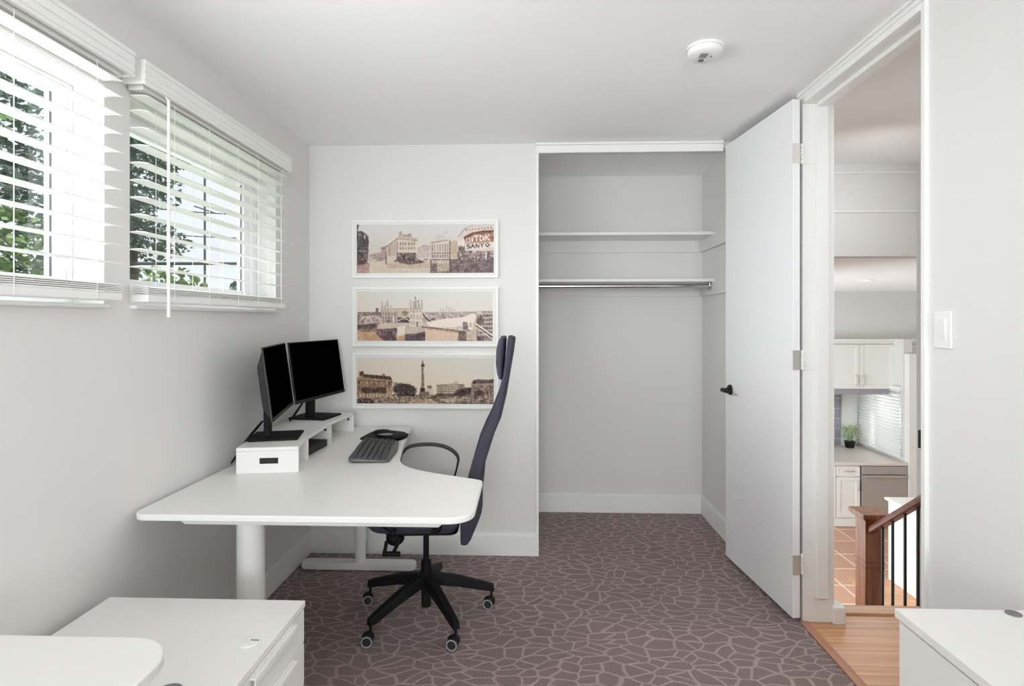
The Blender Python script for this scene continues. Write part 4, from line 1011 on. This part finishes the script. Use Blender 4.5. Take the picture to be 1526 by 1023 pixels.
build(MB().box(4.575, 5.195, KF - .005, 8.7, FL + .1, -.63).box(4.6, 5.17, KF + .05, 8.7, FL + .002, FL + .1), 'dishwasher_body', 'grey', dw, bevel=.003)
build(MB().box(4.578, 5.192, KF - .03, KF - .006, FL + .11, -.755), 'dishwasher_door', 'stainless', dw, bevel=.005)
build(MB().box(4.578, 5.192, KF - .03, KF - .006, -.745, -.632), 'control_panel', 'stainless', dw, bevel=.005)
build(MB().box(4.60, 5.17, KF - .075, KF - .05, -.775, -.755).box(4.62, 4.64, KF - .06, KF - .03, -.775, -.755).box(5.13, 5.15, KF - .06, KF - .03, -.775, -.755), 'handle', 'steel', dw, bevel=.004)
o = build(MB().prism(rounded([(3.3, 8.03), (4.05, 8.03), (4.2, 8.06), (5.198, 8.06), (5.198, 9.225), (3.3, 9.225)], [0, .05, .05, 0, 0, 0], 4), -.622, -.58), 'countertop', 'counter', bevel=.006)
tag(o, 'pale kitchen countertop above the base cabinet and dishwasher', 'countertop')
uc = thing('wall_cabinet', (4.6, 8.55, .4), 'white kitchen wall cabinets with two handles, above the blind', 'cabinet')
UY = 8.40
build(MB().box(3.6, 5.7, UY, UY + .30, .405, 1.09), 'carcass', 'cab', uc, bevel=.003)
shaker(uc, 4.20, 4.714, .415, 1.05, UY, 'cabinet_door', 4.67, (.46, .60))
shaker(uc, 4.718, 5.205, .415, 1.05, UY, 'cabinet_door', 4.765, (.46, .60))
shaker(uc, 5.225, 5.66, .415, 1.05, UY, 'cabinet_door')
build(MB().box(3.6, 5.7, UY - .05, UY + .35, 1.09, 1.128).box(3.6, 5.7, UY - .03, UY, 1.06, 1.09), 'crown', 'cab', uc, bevel=.006)
build(MB().box(4.335, 5.40, UY + .005, UY + .03, .325, .404), 'light_rail', mat('lilac_grey_rail', (160, 156, 166), .5), uc, bevel=.002)
build(MB().box(3.6, 4.322, UY, UY + .35, -.02, .404), 'side_cupboard', 'cab', uc, bevel=.003)
struct(MB().box(3.3, 4.905, 9.222, 9.23, -.58, .42), 'wall_tiles', 'splash')
struct(MB().box(4.905, 5.14, 9.19, 9.23, -.58, .42), 'trim_6', 'wall')
fg = thing('tall_cabinet', (5.55, 8.35, FL), 'tall plain cream cabinet right of the kitchen blind', 'cabinet')
build(MB().box(5.205, 5.95, 8.05, 8.155, FL + .004, .93), 'side_panel', 'cab', fg, bevel=.004)
build(MB().box(5.33, 5.95, 8.155, 8.36, FL + .004, .93), 'carcass', 'cab', fg, bevel=.004)
m = MB()
fr = MB().box(5.24, 5.30, KY0, KY0 + .05, KZ0, KZ1).box(5.24, 5.30, KY1 - .05, KY1, KZ0, KZ1).box(5.24, 5.30, KY0, KY1, KZ0, KZ0 + .05).box(5.24, 5.30, KY0, KY1, KZ1 - .05, KZ1)
fr.box(5.24, 5.30, 8.78, 8.83, KZ0, KZ1)
w3 = struct(fr, 'window_3', 'vinyl', .003); struct(MB().box(5.268, 5.272, KY0 + .05, KY1 - .05, KZ0 + .05, KZ1 - .05), 'pane', 'glass', parent=w3)
kbnd = thing('window_blind', (5.17, 8.69, KZ0 - .06), 'white slatted blind over the kitchen counter, seen through the doorway', 'blind')
s = MB(); n = 20
for i in range(n):
    z = .40 - i * .0475
    for (yy0, yy1) in ((8.17, 8.815), (8.835, 9.185)):
        s.mbox(Matrix.Translation((5.165, (yy0 + yy1) / 2, z)) @ Matrix.Rotation(math.radians(-38), 4, 'Y'), .05, yy1 - yy0, .003)
build(s, 'slats', 'blind', kbnd)
build(MB().box(5.145, 5.19, 8.17, 8.815, -.535, -.515).box(5.145, 5.19, 8.835, 9.185, -.535, -.515), 'bottom_rail', 'blind', kbnd, bevel=.003)
build(MB().box(5.14, 5.198, 8.165, 9.188, .41, .46), 'headrail', 'blind', kbnd, bevel=.003)
build(MB().cyl((5.135, 8.84, -.5), (5.135, 8.84, .42), .004, n=6).cyl((5.135, 8.80, -.5), (5.135, 8.80, .42), .004, n=6), 'ladder_cord', 'blind', kbnd)
sp = thing('spider_plant', (4.93, 9.02, -.58), 'green and white spider plant on the kitchen counter beside the blind', 'plant')
build(lathe([(.06, 0), (.075, .09), (.082, .1), (.07, .1)], (4.93, 9.02, -.5795), 24), 'pot', 'black', sp, smooth=40)
lv = MB()
for k in range(130):
    a = random.uniform(0, 2 * PI); ln = random.uniform(.15, .28); up_ = random.uniform(.10, .36); ca, sa = math.cos(a), math.sin(a); w = random.uniform(.006, .010)
    pts = []
    for j in range(7):
        t_ = j / 6.; rr = ln * t_ * .75; zz = -.485 + up_ * (2.3 * t_ - 1.9 * t_ * t_); pts.append((4.93 + ca * rr, 9.02 + sa * rr, zz, w * (1 - t_ ** 2 * .9)))
    lv.grid([[(x - sa * ww, y + ca * ww, z), (x + sa * ww, y - ca * ww, z)] for x, y, z, ww in pts])
build(lv, 'leaves', 'plant', sp, smooth=60)
isl = thing('kitchen_island', (4.4, 5.9, FL), 'white panelled kitchen island behind the stair rail', 'island')
build(MB().box(3.95, 5.0, 5.2, 6.46, FL + .004, -.60), 'island_body', 'cab', isl, bevel=.003)
build(MB().box(3.925, 5.02, 5.17, 6.49, -.60, -.575), 'island_top', 'cab', isl, bevel=.004)
t = thing('recessed_light', (3.495, 6.107, 1.82), 'lit recessed ceiling downlight in the kitchen', 'lamp')
build(lathe([(.085, 0), (.085, -.006), (.068, -.009), (.066, -.004)], (3.495, 6.107, 1.82), 32), 'trim_ring', 'trim', t, smooth=40)
build(lathe([(.066, -.003), (.03, -.0045)], (3.495, 6.107, 1.82), 32), 'bulb', emis('lit_bulb', (255, 252, 244), 6.), t)

# ------------------------------------------------------------------ outdoors beyond the left windows
GZ = -.6
struct(MB().box(-40, XL - .16, -15, 45, GZ - .1, GZ), 'ground', 'grass')
def tree(base, crown, n, leaf, label, m, trunk_r=.14, cat='tree'):
    t = thing('tree', (base[0], base[1], GZ), label, cat, 'trees outside the windows')
    tr = MB(); top = max(c[2] for c, r in crown)
    tr.tube(smoothpath([(base[0], base[1], GZ), (base[0] + .1, base[1] + .05, GZ + (top - GZ) * .4), (base[0], base[1], top)], 5), [trunk_r * (1 - .07 * k) for k in range(11)], n=10)
    for c, r in crown:
        z0 = max(GZ + .6, c[2] - .9)
        tr.tube(smoothpath([(base[0], base[1], z0), ((base[0] + c[0]) / 2, (base[1] + c[1]) / 2, (z0 + c[2]) / 2 + .15), c], 4), [.05 - .0045 * k for k in range(9)], n=6)
    build(tr, 'trunk', 'bark', t, smooth=60)
    rd = random.Random(int(abs(base[0] * 100) + abs(base[1] * 37)))
    lf = MB(); tot = sum(r[0] * r[1] * r[2] for c, r in crown) ; vs = []; fs = []
    for c, r in crown:
        for _ in range(int(n * (r[0] * r[1] * r[2]) / tot)):
            while True:
                p = Vector((rd.uniform(-1, 1), rd.uniform(-1, 1), rd.uniform(-1, 1)))
                if .15 < p.length < 1: break
            p = Vector((c[0] + p.x * r[0], c[1] + p.y * r[1], c[2] + p.z * r[2]))
            u = Vector((rd.gauss(0, 1), rd.gauss(0, 1), rd.gauss(0, .6))).normalized(); w = u.orthogonal().normalized()
            w = Matrix.Rotation(rd.uniform(0, PI), 3, u) @ w; s_ = leaf * rd.uniform(.6, 1.3); k = len(vs)
            vs += [p - u * s_, p + w * s_ * .45, p + u * s_, p - w * s_ * .45]; fs.append((k, k + 1, k + 2, k + 3))
    lf.v = [tuple(v) for v in vs]; lf.f = fs
    build(lf, 'foliage', m, t)
tree((-6.2, 5.9), [((-6.2, 5.4, 3.6), (1.3, 1.4, 1.1)), ((-6.0, 6.0, 2.4), (1.1, 1.5, 1.1)), ((-6.4, 4.6, 1.9), (1.4, 1.2, 1.2)), ((-5.9, 6.3, 1.2), (1.0, 1.2, .9))], 14000, .06, 'dense leafy tree filling the near window behind the slats', M['leafdark'])
tree((-4.6, 4.1), [((-4.7, 3.9, 2.9), (.8, .7, .8)), ((-4.5, 4.3, 1.7), (.8, .8, .7)), ((-4.9, 3.7, 1.3), (.8, .7, .7))], 6000, .04, 'sunlit yellow-green tree at the left edge of the near window', M['leaf'])
tree((-6.6, 9.0), [((-6.5, 9.1, 4.5), (.9, 1.5, .55)), ((-6.5, 8.9, 3.6), (.8, .8, .55)), ((-6.5, 9.3, 2.75), (.6, 1.0, .35)), ((-6.5, 8.6, 3.1), (.6, .5, .4)), ((-6.5, 10.6, 5.0), (.7, 1.4, .28))], 7000, .06, 'dark spreading tree on the left side of the far window', M['leafdark'])
def bush(c, r, n, label, m):
    t = thing('bush', (c[0], c[1], GZ), label, 'bush', 'bushes outside the far window')
    tree_m = MB().tube([(c[0], c[1], GZ), (c[0], c[1], c[2])], [.08, .03], n=8); build(tree_m, 'stem', 'bark', t)
    rd = random.Random(int(c[1] * 91)); vs = []; fs = []
    for _ in range(n):
        while True:
            p = Vector((rd.uniform(-1, 1), rd.uniform(-1, 1), rd.uniform(-1, 1)))
            if .3 < p.length < 1: break
        p = Vector((c[0] + p.x * r[0], c[1] + p.y * r[1], c[2] + p.z * r[2])); u = Vector((rd.gauss(0, 1), rd.gauss(0, 1), rd.gauss(0, 1))).normalized(); w = u.orthogonal().normalized(); s_ = .09 * rd.uniform(.6, 1.4); k = len(vs)
        vs += [p - u * s_, p + w * s_ * .5, p + u * s_, p - w * s_ * .5]; fs.append((k, k + 1, k + 2, k + 3))
    mb_ = MB(); mb_.v = [tuple(v) for v in vs]; mb_.f = fs; build(mb_, 'foliage', m, t)
bush((-8.0, 12.2, .9), (1.2, 1.6, 1.75), 2600, 'light green bush low on the left of the far window', M['leaf'])
bush((-8.0, 15.6, .9), (.6, .8, 1.75), 1500, 'grey-green bush low on the right of the far window', M['leafdark'])
up = thing('utility_pole', (-9.5, 16.2, GZ), 'slim utility pole with crossarms beyond the far window', 'utility pole')
build(MB().cyl((-9.5, 16.2, GZ), (-9.5, 16.2, 7.2), .036, .03, n=12), 'pole', 'pole', up, smooth=40)
build(MB().box(-9.52, -9.48, 15.5, 16.9, 5.6, 5.63).box(-9.52, -9.48, 15.7, 16.7, 4.6, 4.63), 'crossarm', 'pole', up)
for i, (y0, z0, y1, z1, r, lb) in enumerate(((6, 3.3, 30, 7.3, .016, 'uppermost thin overhead wire outside the far window'), (6, 2.9, 30, 6.2, .014, 'middle thin overhead wire outside the far window'), (4, 1.83, 34, 4.83, .042, 'thick dark overhead cable low across the far window'))):
    pts = [(-9.25 if i == 2 else -9.35, y0 + (y1 - y0) * k / 12., z0 + (z1 - z0) * k / 12. - (0 if i == 2 else .5) * math.sin(PI * k / 12.)) for k in range(13)]
    tag(build(MB().tube(pts, r, n=8), 'overhead_wire', 'monback', smooth=60), lb, 'wire', 'overhead wires')

# ------------------------------------------------------------------ light
W = bpy.data.worlds.new('sky'); S.world = W; W.use_nodes = True
nt = W.node_tree; bg = nt.nodes['Background']
tc = nt.nodes.new('ShaderNodeTexCoord'); nz = nt.nodes.new('ShaderNodeTexNoise'); nz.inputs['Scale'].default_value = 2.2; nz.inputs['Detail'].default_value = 5
nt.links.new(tc.outputs['Generated'], nz.inputs['Vector'])
cr = nt.nodes.new('ShaderNodeMix'); cr.data_type = 'RGBA'; cr.inputs[6].default_value = (.80, .87, 1.0, 1); cr.inputs[7].default_value = (1, 1, 1, 1)
nt.links.new(nz.outputs['Fac'], cr.inputs[0]); nt.links.new(cr.outputs[2], bg.inputs['Color']); bg.inputs['Strength'].default_value = 1.0

def area(name, loc, target, sx, sy, power, col=(1, 1, 1), spread=PI):
    d = bpy.data.lights.new(name, 'AREA'); d.shape = 'RECTANGLE'; d.size = sx; d.size_y = sy; d.energy = power; d.color = col; d.spread = spread
    o = bpy.data.objects.new(name, d); COL.objects.link(o); o.location = loc
    v = Vector(target) - Vector(loc); o.rotation_euler = v.to_track_quat('-Z', 'Y').to_euler(); return o
sun = bpy.data.lights.new('sun', 'SUN'); sun.energy = 3.6; sun.angle = .02; so = bpy.data.objects.new('sun', sun); COL.objects.link(so)
so.rotation_euler = Vector((-.35, -.5, -1)).to_track_quat('-Z', 'Y').to_euler()
area('daylight_near_window', (XL - .32, 1.07, 1.8), (0, 1.07, 1.5), 1.3, .7, .8)
area('daylight_far_window', (XL - .32, 2.39, 1.8), (0, 2.39, 1.5), 1.05, .7, 3)
area('daylight_through_near_blind', (XL + .074, 1.07, 1.80), (1.0, 3.1, 2.32), 1.3, .60, 10, (.95, .98, 1), math.radians(116))
area('daylight_through_far_blind', (XL + .074, 2.39, 1.80), (1.2, 2.6, 1.0), 1.05, .60, 3.6, (.95, .98, 1), math.radians(84))
area('rear_fill_light', (0, YR - .2, 1.45), (0, 3, 1.35), 2.0, 1.4, 96, (.90, .955, 1))  # main fill, added behind the camera at the invented rear opening
area('added_ceiling_fill', (0, .85, ZC - .11), (0, .85, 0), .36, .36, 3, (1, .985, .97))  # fill from the added, unseen ceiling lamp
area('doorway_fill_light', (2.5, 2.75, 1.35), (-1.34, 2.35, .95), 1.0, 1.1, 4, (.95, .98, 1), math.radians(110))  # added to light the left wall through the doorway; no hall window exists
area('hall_fill_light', (2.0, 2.0, ZC - .03), (2.0, 2.3, 0), .5, .5, 5.0, (.9, .95, 1))  # added fill for the hall, without any fixture
area('header_fill_light', (2.0, 2.9, 2.1), (2.0, 3.9, 2.1), .3, .3, 1.25, (.98, .985, 1), math.radians(100))  # added to brighten the wall above the stairs; no lamp hangs there
area('kitchen_side_fill', (1.2, 6.05, -.25), (4, 7.4, -.6), 2.7, 1.4, 88, (.80, .93, 1))  # added fill from an unseen side opening, for newel and kitchen
area('kitchen_downlight', (3.495, 6.107, 1.80), (3.495, 6.107, 0), .3, .3, 9, (.96, .98, 1))
area('kitchen_window_daylight', (5.6, 8.69, .2), (4, 8.6, -.2), .8, .8, 9)

# ------------------------------------------------------------------ camera and view
cam = bpy.data.cameras.new('camera'); cam.sensor_fit = 'HORIZONTAL'; cam.sensor_width = 36.; cam.lens = 848. / 1526. * 36.
cam.shift_y = -33.5 / 1526.; cam.clip_start = .02; cam.clip_end = 200
co = bpy.data.objects.new('camera', cam); COL.objects.link(co); co.location = (0, 0, 1.394); co.rotation_euler = (PI / 2, 0, math.atan(30 / 848.))
S.camera = co
S.view_settings.view_transform = 'Standard'; S.view_settings.look = 'None'; S.view_settings.gamma = 1; S.view_settings.use_curve_mapping = False
S.view_settings.exposure = .18
S.cycles.max_bounces = 10; S.cycles.diffuse_bounces = 7; S.cycles.transparent_max_bounces = 16; S.cycles.caustics_reflective = False; S.cycles.caustics_refractive = False
S.cycles.sample_clamp_indirect = 6
